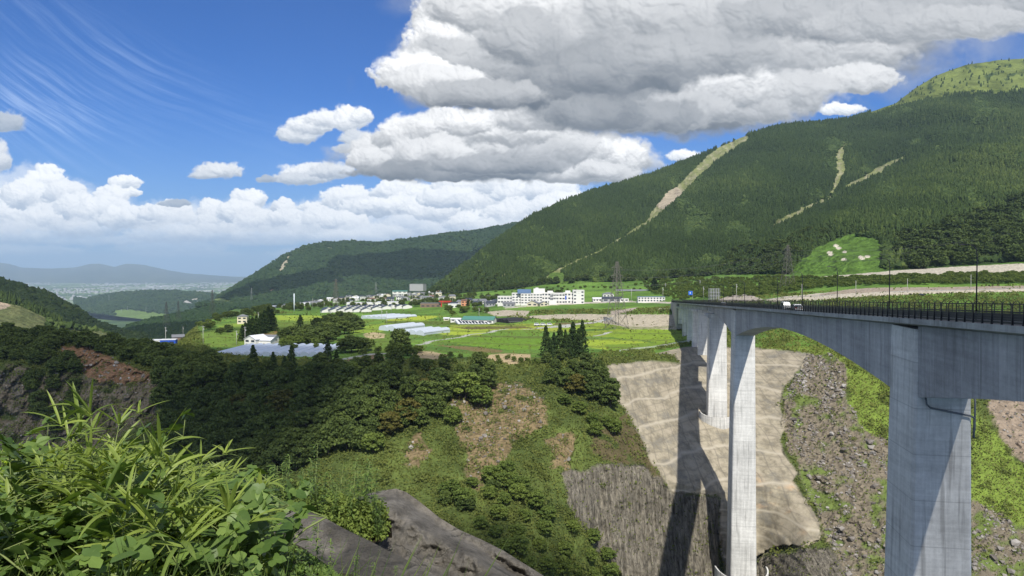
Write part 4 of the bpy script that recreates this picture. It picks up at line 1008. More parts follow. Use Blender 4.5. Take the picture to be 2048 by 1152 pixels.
# ------------------------------------------------------------------ clouds overhead whose shade lies on the valley (outside the view)
def cloud_material():
    m, t, b = newmat('cloud', 1.0, 0.0); b.inputs['Base Color'].default_value = (.85, .86, .88, 1)
    tr = t.new('ShaderNodeBsdfTransparent'); mx = t.new('ShaderNodeMixShader'); mx.inputs[0].default_value = .55
    t.l.new(b.outputs[0], mx.inputs[1]); t.l.new(tr.outputs[0], mx.inputs[2]); t.l.new(mx.outputs[0], m.node_tree.nodes['Material Output'].inputs[0]); return m
M_CLOUD = cloud_material()
def overhead_cloud(cx, cy, gzv, rx, ry, z, seed):
    k = (z - gzv); ox, oy = cx + k * SUNDIR.x / SUNDIR.z, cy + k * SUNDIR.y / SUNDIR.z
    v, f = tmpl_ico(4); v = v - [0, 0, .42]; v = v * 2
    n = fbm(v[:, 0] * 1.6 + seed, v[:, 1] * 1.6 + v[:, 2], 5, .55, seed); v = v * (1 + .30 * n)[:, None]
    V = v * [rx, ry, min(rx, ry) * .30]; V[:, 2] = np.maximum(V[:, 2], -min(rx, ry) * .12); V = V + [ox, oy, z + 60]
    o = mesh_np('cloud', V, f, M_CLOUD, smooth=True); o['kind'] = 'structure'
for a in ((-255, 305, -60, 235, 95, 1150, 1), (-112, 258, -80, 52, 60, 1150, 4), (26, 52, -10, 95, 62, 1150, 12), (-950, 1250, 0, 560, 330, 1200, 2), (-330, 3300, 60, 520, 420, 1350, 3), (-1000, 2900, 60, 300, 260, 1350, 7), (-200, 520, -46, 60, 18, 1150, 8)):
    overhead_cloud(*a)

# ------------------------------------------------------------------ plants
def rot_quads(cen, size, nrm=None, spread=1.0, rng=RNG, asp=1.0, bend=0.0):
    """one small leaf-spray quad per centre, facing roughly nrm"""
    N = len(cen); d = rng.normal(0, 1, (N, 3)); d /= np.linalg.norm(d, axis=1)[:, None]
    nn = d if nrm is None else nrm * (1 - spread) + d * spread
    nn /= np.linalg.norm(nn, axis=1)[:, None] + 1e-9
    a = np.cross(nn, rng.normal(0, 1, (N, 3))); a /= np.linalg.norm(a, axis=1)[:, None] + 1e-9; b = np.cross(nn, a)
    sz = (np.asarray(size) * np.ones(N))[:, None] * .5
    k = rng.uniform(.35, .9, (N, 1))
    q = np.stack([cen - a * sz * asp, cen - b * sz * k, cen + a * sz * asp * .9 + nn * sz * bend, cen + b * sz * k], 1)      # kite-shaped, never a square card
    V = q.reshape(-1, 3); Fc = np.arange(4 * N).reshape(-1, 4)
    return V, Fc
M_BARK = simple('bark', (.10, .08, .06), .95, .1, scale=2)
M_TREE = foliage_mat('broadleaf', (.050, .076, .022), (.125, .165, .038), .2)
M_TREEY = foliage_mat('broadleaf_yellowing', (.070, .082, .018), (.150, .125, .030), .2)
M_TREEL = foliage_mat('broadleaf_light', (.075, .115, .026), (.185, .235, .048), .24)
M_CEDAR = foliage_mat('cedar_needles', (.020, .040, .012), (.055, .085, .020), .10)
M_COVER = foliage_mat('creeper', (.060, .082, .020), (.190, .210, .048), .22, nscale=.09)
def part_pair(name, crownV, crownF, tint, cmat, trunk_pts, r, tm=None):
    root = empty(name, (0, 0, 0))
    mesh_np('crown', crownV, crownF, cmat, root, False, attrs={'tint': tint})
    m = MB(); 
    for pts, rr in trunk_pts: m.tube(pts, rr, 6)
    m.build('trunk', tm or M_BARK, root, True)
    return root
def broad_proto(name, seed, mat, lobes=26, per=100, flat=.62, leaf=.058):
    """unit tree, height 1, crown about 0.9 wide"""
    rng = np.random.default_rng(seed); C = []; Nn = []; tint = []; limbs = []
    for k in range(lobes):
        z = .26 + .62 * ((k + .5) / lobes) + rng.uniform(-.04, .04); rmax = .36 * math.sqrt(max(.05, 1 - ((z - .46) / .47) ** 2)); a = k * 2.4 + rng.uniform(-.4, .4); r = rmax * rng.uniform(.55, 1.0)
        c = np.array([r * math.cos(a), r * math.sin(a), z]); lr = rng.uniform(.13, .20)
        d = rng.normal(0, 1, (per, 3)); d /= np.linalg.norm(d, axis=1)[:, None]; d[:, 2] = np.abs(d[:, 2]) * np.where(rng.uniform(0, 1, per) < .78, 1, -.6)
        rad = lr * rng.uniform(.55, 1.05, per)[:, None]
        C.append(c + d * rad * [1, 1, flat]); Nn.append(d * .6 + [0, 0, .5]); tint.append(np.full(per, rng.uniform(.05, .75)) + rng.uniform(-.2, .25, per))
        limbs.append(([(0, 0, .18 + z * .2), tuple(c * [.5, .5, .75]), tuple(c - [0, 0, .03])], [.012, .008, .004]))
    C = np.concatenate(C); V, Fc = rot_quads(C, rng.uniform(.7, 1.4, len(C)) * leaf * 1.5, np.concatenate(Nn), .55, rng)
    tint = np.clip(np.repeat(np.concatenate(tint), 4), 0, 1)
    return part_pair(name, V, Fc, tint, mat, [([(0, 0, -.06), (.01, 0, .25), (-.01, .01, .55), (0, 0, .8)], [.028, .022, .014, .004])] + limbs, 0)
def cedar_proto(name, seed, mat, n=1500, wid=.17, leaf=.05, blunt=.75):
    rng = np.random.default_rng(seed); z = rng.uniform(.06, 1.0, n) ** .85; env = wid * (1 - z) ** blunt * (1 + .25 * np.sin(z * 40 + seed))+.008
    a = rng.uniform(0, 6.283, n); lump = 1 + .22 * np.sin(a * 3 + z * 9 + seed) + .14 * np.sin(a * 5 - z * 17)
    r = env * lump * np.sqrt(rng.uniform(.25, 1, n)); c = np.stack([r * np.cos(a), r * np.sin(a), z - r * .35], 1)
    nr = np.stack([np.cos(a) * .7, np.sin(a) * .7, np.full(n, .5)], 1); V, Fc = rot_quads(c, rng.uniform(.6, 1.3, n) * leaf, nr, .5, rng)
    return part_pair(name, V, Fc, np.repeat(np.clip(.45 + .4 * (lump - 1) * 2 + rng.uniform(-.25, .25, n), 0, 1), 4), mat, [([(0, 0, -.04), (0, 0, .5), (0, 0, .96)], [.018, .012, .003])], 0)
PROTO = {}
PROTO['dark'] = [broad_proto('broadleaf_tree', s, M_TREE) for s in (1, 2, 3, 4, 5)]
PROTO['yellow'] = [broad_proto('broadleaf_tree', s, M_TREEY, flat=.45) for s in (11, 12)]
PROTO['light'] = [broad_proto('broadleaf_tree', s, M_TREEL) for s in (21, 22, 23)]
PROTO['cedar'] = [cedar_proto('cedar_tree', s, M_CEDAR) for s in (31, 32, 33)]
PROTO['bush'] = [broad_proto('shrub', s, M_TREEL, 14, 70, .8, .075) for s in (41, 42)]
_used = set()
def plant(kind, loc, h, label, group=None, wide=1.0, seed=None, cat=None):
    rr = random.Random(seed if seed is not None else len(_used) * 7 + int(abs(loc[0]) * 10)); pr = rr.choice(PROTO[kind])
    if pr.name not in _used: _used.add(pr.name); o = pr
    else: o = copy_tree(pr); _used.add(o.name)
    o.location = loc; o.rotation_euler = (0, 0, rr.uniform(0, 6.28)); w = h * wide * rr.uniform(.92, 1.1); o.scale = (w, w, h)
    setp(o, label, cat or ('shrub' if kind == 'bush' else 'tree'), group); return o
def spread(poly, n, mind, rng, tries=60):
    xs = [p[0] for p in poly]; ys = [p[1] for p in poly]; out = []
    for _ in range(n * tries):
        x, y = rng.uniform(min(xs), max(xs)), rng.uniform(min(ys), max(ys))
        if inpoly(np.array([x]), np.array([y]), poly)[0] and all((x-a)**2 + ((y-b)*1.35)**2 > mind**2 for a, b in out): out.append((x, y))
        if len(out) >= n: break
    return out
rg = np.random.default_rng(77)
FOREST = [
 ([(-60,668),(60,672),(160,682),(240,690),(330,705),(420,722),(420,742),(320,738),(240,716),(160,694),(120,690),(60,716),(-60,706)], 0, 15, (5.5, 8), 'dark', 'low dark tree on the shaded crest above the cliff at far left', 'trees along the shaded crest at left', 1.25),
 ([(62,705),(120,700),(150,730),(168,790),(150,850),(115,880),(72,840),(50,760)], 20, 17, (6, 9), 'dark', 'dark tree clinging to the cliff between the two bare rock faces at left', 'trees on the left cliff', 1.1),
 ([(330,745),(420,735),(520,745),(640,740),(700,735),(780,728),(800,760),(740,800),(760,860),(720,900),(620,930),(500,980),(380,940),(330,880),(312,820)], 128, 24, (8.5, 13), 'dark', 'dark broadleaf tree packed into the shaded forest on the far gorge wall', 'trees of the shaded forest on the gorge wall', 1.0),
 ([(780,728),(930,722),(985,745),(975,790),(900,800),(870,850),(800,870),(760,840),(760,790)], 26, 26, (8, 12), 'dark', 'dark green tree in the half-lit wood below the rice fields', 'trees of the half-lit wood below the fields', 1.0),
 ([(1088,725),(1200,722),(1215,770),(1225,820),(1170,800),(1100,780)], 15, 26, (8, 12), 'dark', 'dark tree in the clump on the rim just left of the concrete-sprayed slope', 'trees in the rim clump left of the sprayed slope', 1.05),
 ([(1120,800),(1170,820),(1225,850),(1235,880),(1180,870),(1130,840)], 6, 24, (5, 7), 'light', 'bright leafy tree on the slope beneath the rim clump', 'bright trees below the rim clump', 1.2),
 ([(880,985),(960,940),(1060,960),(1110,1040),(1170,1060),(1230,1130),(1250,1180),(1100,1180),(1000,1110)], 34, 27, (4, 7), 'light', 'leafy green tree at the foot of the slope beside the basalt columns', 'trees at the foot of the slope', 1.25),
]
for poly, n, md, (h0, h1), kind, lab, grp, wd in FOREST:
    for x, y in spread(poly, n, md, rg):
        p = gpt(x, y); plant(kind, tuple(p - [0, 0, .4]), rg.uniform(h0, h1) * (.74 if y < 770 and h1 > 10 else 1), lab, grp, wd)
# trees that stand out in the wood
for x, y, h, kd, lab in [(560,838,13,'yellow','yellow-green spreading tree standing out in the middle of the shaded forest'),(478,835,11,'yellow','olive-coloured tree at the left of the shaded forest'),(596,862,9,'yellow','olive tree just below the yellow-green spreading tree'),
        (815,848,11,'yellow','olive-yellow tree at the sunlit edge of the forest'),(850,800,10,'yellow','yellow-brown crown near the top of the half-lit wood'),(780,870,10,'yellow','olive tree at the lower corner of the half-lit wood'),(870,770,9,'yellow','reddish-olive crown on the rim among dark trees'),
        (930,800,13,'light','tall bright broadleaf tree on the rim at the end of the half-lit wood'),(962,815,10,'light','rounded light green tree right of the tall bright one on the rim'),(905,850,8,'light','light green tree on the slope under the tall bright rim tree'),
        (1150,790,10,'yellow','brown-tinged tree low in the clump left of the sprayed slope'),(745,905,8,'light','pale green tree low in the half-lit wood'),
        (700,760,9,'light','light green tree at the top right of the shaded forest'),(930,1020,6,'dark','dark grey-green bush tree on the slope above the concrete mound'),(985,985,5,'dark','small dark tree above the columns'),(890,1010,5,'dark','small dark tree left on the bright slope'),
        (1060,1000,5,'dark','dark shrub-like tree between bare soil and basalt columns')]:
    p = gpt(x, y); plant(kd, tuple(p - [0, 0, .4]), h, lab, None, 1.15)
cl = [(1092,712,17),(1108,716,14),(1120,712,18),(1131,714,15),(1146,712,19),(1157,716,16),(1165,712,19.5),(1100,722,12),(1139,722,14)]
cn = ['leftmost','second','third','fourth','fifth','sixth','tallest, rightmost','shorter front left','shorter front middle']
for (x, y, h), nm in zip(cl, cn):
    p = gpt(x, y, 9.2, 12); plant('cedar', tuple(p - [0, 0, .5]), h, nm + ' cedar of the tall clump on the rim left of the sprayed slope', 'tall cedars on the rim', 1.25, seed=int(x))
for x, y, h, nm in [(505,742,13,'spiky dark cedar standing in front of the plastic greenhouse roofs, left'),(545,744,10,'rounded dark cedar in front of the greenhouse roofs, middle'),(582,744,13,'broad dark cedar in front of the greenhouse roofs, right'),(655,728,13,'tall slim dark cedar at the right end of the greenhouse roofs'),(672,735,9,'small cedar right of the tall slim one'),(568,748,9,'low cedar between two larger ones before the greenhouse')]:
    p = gpt(x, y, 9.0, 12); plant('cedar', tuple(p - [0, 0, .4]), h, nm, None, 1.6, seed=int(x))
# trees out on the plateau
for x, y, h, kd, wd, nm in [(600,656,11,'cedar',2.2,'single cone-shaped cedar alone in the fields'),(484,682,11,'cedar',1.9,'lowest cedar of the field row, left end'),(490,679,12,'cedar',1.8,'second cedar of the field row from the left'),(497,677,13,'cedar',1.7,'third cedar of the field row'),(504,674,14,'cedar',1.7,'fourth cedar of the field row'),(512,672,15,'cedar',1.6,'fifth cedar of the field row'),
        (520,668,15,'cedar',1.6,'sixth cedar of the field row'),(528,665,17,'cedar',1.6,'seventh cedar of the field row'),(536,662,19,'cedar',1.6,'tallest pointed cedar at the right end of the field row'),(543,662,17,'cedar',1.7,'last cedar at the right end of the field row'),
        (800,700,13,'dark',1.15,'big rounded tree standing before the long polytunnel'),(788,712,8,'light',1.2,'small light tree at the foot of the big rounded tree'),(815,712,7,'light',1.2,'bushy light tree right of the big rounded tree'),(836,706,5,'light',1.5,'low bushy tree beside the farm lane'),
        (690,706,9,'dark',1.3,'left tree of the dark round clump in the middle of the meadow'),(702,704,10,'dark',1.3,'middle tree of the dark round clump in the meadow'),(716,704,9,'dark',1.3,'right tree of the dark round clump in the meadow'),(728,702,8,'dark',1.3,'far right tree of the dark round clump in the meadow'),
        (434,644,6,'dark',1.2,'small dark tree left of the lone two-storey house'),(440,668,5,'dark',1.6,'low hedge-like tree below the lone house'),(455,664,6,'dark',1.4,'dark bushy tree between the lone house and the cedar row'),(494,645,5,'dark',1.4,'bushy tree against the right side of the lone house'),
        (1309,581,15,'cedar',2.6,'huge rounded dark cedar alone in front of the mountain forest'),(1010,605,8,'dark',1.5,'dark tree beside the left wing of the white school'),(936,612,9,'cedar',1.6,'dark cedar among village houses left of the school'),(970,605,8,'dark',1.5,'dark tree between village houses and the school'),(1118,592,8,'dark',1.5,'dark tree behind the school roof'),(1100,592,9,'dark',1.5,'second dark tree behind the school roof')]:
    p = gpt(x, y, 9.6, 15.2); plant(kd, tuple(p - [0, 0, .3]), h, nm, None, wd, seed=int(x))
for poly, n, md, hh, kd, lab, grp in [
    ([(655,640),(690,640),(715,645),(722,660),(690,672),(650,690),(600,690),(570,690),(560,682),(600,672),(640,655)], 34, 10, (7, 11), 'dark', 'tree in the dense dark grove running down the middle of the fields', 'grove in the middle of the fields'),
    ([(560,684),(640,690),(650,700),(600,706),(560,700)], 8, 12, (4, 6), 'bush', 'bright bushy shrub on the near edge of the field grove', 'bright bushes edging the field grove'),
    ([(740,690),(775,700),(830,712),(820,722),(740,722),(720,715)], 8, 15, (3, 5), 'bush', 'low light bush on the meadow rim above the wood', 'light bushes on the meadow rim'),
    ([(380,640),(430,650),(425,662),(395,655)], 6, 8, (5, 7), 'light', 'tree beside the curving road at the left of the plateau', 'trees by the curving road'),
    ([(560,612),(640,612),(640,622),(560,624)], 12, 8, (6, 9), 'dark', 'dark tree in the wood left of the white chimney pole', 'trees left of the white pole'),
    ([(430,622),(560,622),(560,634),(440,640)], 12, 9, (5, 8), 'dark', 'dark tree on the field edge before the far valley', 'trees on the far field edge'),
    ([(895,618),(960,612),(975,625),(900,632)], 9, 10, (5, 8), 'light', 'leafy tree by the green-roofed barn', 'trees by the green-roofed barn'),
    ([(860,715),(960,712),(1060,722),(1080,735),(960,730),(860,728)], 16, 13, (2.5, 4.5), 'bush', 'low bush on the very rim of the gorge below the fields', 'bushes on the rim below the fields')]:
    for x, y in spread(poly, n, md, rg):
        p = gpt(x, y, 9.6, 15.6); plant(kd, tuple(p - [0, 0, .3]), rg.uniform(*hh), lab, grp, 1.25)
def plant_mass(items, name, label, kind):
    """many trees too small to tell apart, as one object"""
    Vs = []; Ts = []; Fs = []; n = 0; mats = None
    for i, (kd, p, h, w) in enumerate(items):
        pr = PROTO[kd][i % len(PROTO[kd])]; me = [c for c in pr.children if c.name.startswith('crown')][0].data; mats = me.materials[0]
        v = np.empty(len(me.vertices) * 3, np.float32); me.vertices.foreach_get('co', v); v = v.reshape(-1, 4, 3)
        t = np.empty(len(me.vertices), np.float32); me.attributes['tint'].data.foreach_get('value', t); t = t.reshape(-1, 4)
        v = v[::2]; t = t[::2]; c = v.mean(1, keepdims=True); v = c + (v - c) * 1.3; v = v.reshape(-1, 3); t = t.reshape(-1)
        a = rg.uniform(0, 6.28); R2 = np.array([[math.cos(a), -math.sin(a)], [math.sin(a), math.cos(a)]]); v = v.copy(); v[:, :2] = v[:, :2] @ R2.T
        Vs.append(v * [h * w, h * w, h] + p); Ts.append(np.clip(t + rg.uniform(-.2, .2), 0, 1)); Fs.append(np.arange(len(v)).reshape(-1, 4) + n); n += len(v)
    o = mesh_np(name, np.concatenate(Vs), np.concatenate(Fs), mats, attrs={'tint': np.concatenate(Ts)}); setp(o, label, 'trees', kind='stuff')
poly = [(-60,666),(60,670),(160,680),(240,690),(330,705),(420,722),(440,745),(320,740),(240,718),(160,696),(120,692),(60,722),(-60,716)]
plant_mass([('dark', gpt(x, y) - [0, 0, .4], rg.uniform(5, 8), 1.25) for x, y in spread(poly, 110, 12, rg)], 'crest_trees', 'low dark trees along the shaded crest at far left', 'dark')
plant_mass([('dark', gpt(x, y, 9.6, 15.6) - [0, 0, .4], rg.uniform(5, 9), 1.25) for x, y in spread([(430,608),(940,592),(1000,600),(960,612),(640,616),(560,620),(430,620)], 120, 9, rg)], 'village_trees', 'dark garden trees scattered through the distant village', 'dark')
plant_mass([('light', gpt(x, y, 9.6, 15.6) - [0, 0, .3], rg.uniform(2.5, 5), 1.4) for x, y in spread([(1280,560),(1560,556),(1640,558),(2060,548),(2060,568),(1760,570),(1640,576),(1540,590),(1460,594),(1350,600),(1300,585)], 800, 4.5, rg, 14)], 'bank_shrubs', 'leafy shrubs covering the green bank below the mountain forest', 'light')
plant_mass([('light', gpt(x, y, 9.6, 15.6) - [0, 0, .3], rg.uniform(2, 4), 1.5) for x, y in spread([(1180,572),(1290,568),(1300,580),(1180,580),(1020,590),(960,600),(960,585),(1100,575)], 90, 9, rg, 12)], 'meadow_shrubs', 'hedges and bushes on the terraced meadows behind the school', 'light')
def on_mountain(x, y):
    k = np.argmin((BPX[:-2] - x) ** 2 + (BPY[:-2] - y) ** 2); return BV[:-2].reshape(-1, 3)[k]
_it = [('dark', on_mountain(x, y) - [0, 0, 1], rg.uniform(11, 17), 1.15) for x, y in spread([(1790,520),(1800,480),(1860,470),(1930,440),(2070,400),(2070,524),(1950,532),(1830,540)], 90, 14, rg)]
_it += [('dark', on_mountain(x, y) - [0, 0, 1], rg.uniform(9, 14), 1.15) for x, y in spread([(1440,552),(1450,520),(1500,495),(1570,480),(1650,465),(1660,480),(1600,510),(1570,550),(1500,558)], 60, 12, rg)]
_it += [('dark', on_mountain(x, y) - [0, 0, 1], rg.uniform(9, 13), 1.1) for x, y in spread([(860,590),(880,565),(960,540),(1000,560),(1000,585),(1130,560),(1330,556),(1420,552),(1420,560),(1130,568),(1010,596)], 60, 12, rg)]
plant_mass(_it, 'forest_edge_trees', 'big dark rounded trees along the foot of the mountain forest', 'dark')
for k in PROTO:
    for pr in PROTO[k]:
        if pr.name not in _used:
            for ch in list(pr.children): bpy.data.objects.remove(ch)
            bpy.data.objects.remove(pr)

# ------------------------------------------------------------------ creepers, scrub and scree on the gorge wall
def wall_cover():
    a = int(np.searchsorted(G_L[:, 0], 5.0)); b = int(np.searchsorted(G_L[:, 0], 13.4)); V = G_V[a:b]; px, py, L = G_PX[a:b], G_PY[a:b], G_L[a:b]
    no = np.zeros(px.shape)
    for nm, k in (('shot', 1), ('basalt', .9), ('rubble', .84), ('leftcliff', .80), ('midsoil', .62), ('soil', .97), ('redsoil', .97), ('brush', .55), ('fields', .97)): no = np.maximum(no, zone_mask(px, py, nm) * k)
    pale = np.zeros(px.shape)
    for poly, _ in PALE + SOILS: pale = np.maximum(pale, inpoly(px, py, poly))
    no = np.maximum(no, pale * .97)
    vis = ((py < 1175) & (py > 535) & (px > -60) & (px < 2110)).astype(float)
    n1 = fbm(px / 30, py / 26, 4, .55, 301); w = vis * (1 - no) * (.45 + .9 * sstep(-.3, .35, n1)) / np.maximum(V[..., 1] / 300, .6) ** 1.6
    N = 170000; p, i, j = scatter(V, w, N); s = RNG.uniform(.5, 1.25, N) * np.clip(p[:, 1] / 300, .8, 2.2)
    tb = .48 + .38 * fbm(p[:, 0] / 9, p[:, 2] / 8 + p[:, 1] / 14, 4, .55, 302) + .25 * n1[i, j] + .35 * (zone_mask(px[i, j], py[i, j], 'grass'))
    c = p + np.stack([RNG.normal(0, .2, N), RNG.normal(0, .2, N) - .3, RNG.uniform(.0, .9, N)], 1)
    Vq, Fq = rot_quads(c, s, np.array([0, -.5, .8]) * np.ones((N, 3)), .55)
    o = mesh_np('ground_cover', Vq, Fq, M_COVER, attrs={'tint': np.clip(np.repeat(tb, 4), 0, 1)}); setp(o, 'mat of creepers and weeds over the gorge wall and banks', 'ground cover', kind='stuff')
    # mounded scrub
    w2 = vis * (1 - np.minimum(1, no * 1.06)) * sstep(0, .4, fbm(px / 44, py / 34, 4, .55, 303)) / np.maximum(V[..., 1] / 300, .6) ** 2 + vis * .10 * (zone_mask(px, py, 'leftcliff') + .25 * zone_mask(px, py, 'midsoil') + .35 * zone_mask(px, py, 'brush'))
    K = 9000; p, i, j = scatter(V, w2, K); r = np.exp(RNG.normal(.25, .42, K)).clip(.6, 3.4); per = 30
    d = RNG.normal(0, 1, (K, per, 3)); d /= np.linalg.norm(d, axis=2)[..., None]; d[..., 2] = np.abs(d[..., 2])
    c = (p[:, None] + d * (r[:, None, None] * RNG.uniform(.7, 1.05, (K, per, 1))) * [1, 1, .8]).reshape(-1, 3)
    tb = np.repeat(.22 + .4 * fbm(p[:, 0] / 20, p[:, 2] / 16, 3, .55, 304) + RNG.normal(0, .2, K), per) + RNG.normal(0, .1, K * per)
    Vq, Fq = rot_quads(c, np.repeat(r, per) * .38, d.reshape(-1, 3), .45)
    o = mesh_np('scrub', Vq, Fq, M_COVER, attrs={'tint': np.clip(np.repeat(tb, 4), 0, 1)}); setp(o, 'rounded scrub clumps scattered over the gorge wall', 'scrub', kind='stuff')
    # boulders and scree
    rb = zone_mask(px, py, 'rubble'); w3 = vis * (rb * (.06 + sstep(.0, .3, fbm(px / 28 - py / 60, py / 60 + px / 90, 4, .6, 305))) + .12 * zone_mask(px, py, 'midsoil') + .10 * zone_mask(px, py, 'soil') + .05 * zone_mask(px, py, 'leftcliff') + .06 * zone_mask(px, py, 'redsoil'))
    K = 8000; p, i, j = scatter(V, w3, K); r = np.exp(RNG.normal(-.75, .55, K)).clip(.2, 2.4)
    o = soup('scree', p - np.array([0, 0, .25]) * r[:, None] * 0 - [0, 0, .15], r * 1.3, r * .9, RNG.uniform(0, 1, K), tmpl_ico(1), M_ROCK, .22); setp(o, 'tumbled grey boulders and scree down the landslide slope', 'scree', kind='stuff')
M_ROCK = forest_mat('boulder_rock', (.12, .105, .09), (.21, .19, .165), (.33, .31, .28))
wall_cover()
# ------------------------------------------------------------------ village, farms and masts
M_WALL = simple('render_white', (.66, .65, .61), .85, .2, scale=.8)
M_CREAM = simple('wall_cream', (.58, .52, .40), .85, .2, scale=.8)
M_GREYW = simple('wall_grey', (.34, .34, .34), .85, .2, scale=.8)
M_BROWN = simple('wall_brown', (.20, .14, .10), .85, .2, scale=.8)
M_ORANGE = simple('wall_orange', (.62, .28, .15), .85, .2, scale=.8)
M_ROOFD = simple('roof_slate', (.040, .048, .065), .45, .5, scale=1.5)
M_ROOFG = simple('roof_grey', (.16, .165, .175), .5, .4, scale=1.5)
M_ROOFW = simple('roof_pale', (.62, .63, .64), .5, .4, scale=1.5)
M_ROOFB = simple('roof_blue', (.09, .15, .25), .45, .4, scale=1.5)
M_ROOFGR = simple('roof_green', (.07, .20, .16), .45, .4, scale=1.5)
M_ROOFR = simple('roof_brown', (.17, .09, .06), .5, .4, scale=1.5)
M_WIN = simple('window_glass', (.035, .045, .06), .12, .7, scale=3)
M_BLUE = simple('banner_blue', (.02, .08, .42), .6, .3, scale=3)
M_RED = simple('paint_red', (.55, .04, .03), .5, .4, scale=3)
M_FILM = simple('greenhouse_film', (.38, .44, .52), .35, .5, scale=.4)
M_FILM2 = simple('greenhouse_film_bright', (.46, .51, .56), .35, .5, scale=.4)
M_BLACK = simple('shade_net', (.02, .02, .022), .7, .3, scale=1)
M_PANEL = simple('solar_panel', (.012, .016, .03), .2, .7, scale=2)
M_GALV = simple('galvanised_steel', (.30, .31, .31), .5, .4, .2, scale=2)
M_RUST = simple('tower_steel', (.13, .12, .10), .6, .4, scale=2)
M_POLE = simple('pole_concrete', (.42, .41, .38), .8, .3, scale=2)
def at(px, py, lo=10.0, hi=15.9): return gpt(px, py, lo, hi)
def house(px, py, w, d, h, roof, label, wall=None, rmat=None, yaw=0.0, rh=None, group=None, name='house', cat='house', nwin=3, floors=1, loc=None, dh=0):
    p = at(px, py) if loc is None else np.array(loc); wall = wall or M_WALL; rmat = rmat or M_ROOFD; rh = rh if rh is not None else w * .20
    r = empty(name, tuple(p + [0, 0, dh]), yaw); setp(r, label, cat, group)
    m = MB(); m.box((-w/2, -d/2, -1.5), (w/2, d/2, h))
    if roof == 'gable_x': m.prism(None, [[(x, -d/2, h), (x, d/2, h), (x, 0, h + rh)] for x in (-w/2, w/2)])
    if roof == 'gable_y': m.prism(None, [[(-w/2, y, h), (w/2, y, h), (0, y, h + rh)] for y in (-d/2, d/2)])
    m.build('wall', wall, r)
    m = MB(); e = .45; th = .18
    if roof == 'gable_x':
        for sg in (-1, 1): m.prism(None, [[(x, sg * (d/2 + e), h - e * rh / (d/2)), (x, 0, h + rh), (x, 0, h + rh + th), (x, sg * (d/2 + e), h - e * rh / (d/2) + th)] for x in (-w/2 - e, w/2 + e)])
    elif roof == 'gable_y':
        for sg in (-1, 1): m.prism(None, [[(sg * (w/2 + e), y, h - e * rh / (w/2)), (0, y, h + rh), (0, y, h + rh + th), (sg * (w/2 + e), y, h - e * rh / (w/2) + th)] for y in (-d/2 - e, d/2 + e)])
    elif roof == 'hip':
        a = min(w, d) / 2; q = [(-w/2-e, -d/2-e, h), (w/2+e, -d/2-e, h), (w/2+e, d/2+e, h), (-w/2-e, d/2+e, h), (-w/2+a, -d/2+a, h + rh), (w/2-a+.01, -d/2+a, h + rh), (w/2-a+.01, d/2-a+.02, h + rh), (-w/2+a, d/2-a+.02, h + rh)]
        m.hexa(q)
    else: m.box((-w/2 - .15, -d/2 - .15, h), (w/2 + .15, d/2 + .15, h + .35))
    m.build('roof', rmat, r)
    for f in range(floors):
        z = .9 + f * (h - .3) / floors; hh = min(1.3, (h / floors) * .5)
        for k in range(nwin):
            x = -w/2 + (k + .5) * w / nwin; m = MB(); m.box((x - w/nwin*.28, -d/2 - .06, z), (x + w/nwin*.28, -d/2 + .02, z + hh)); m.build('window', M_WIN, r)
    return r
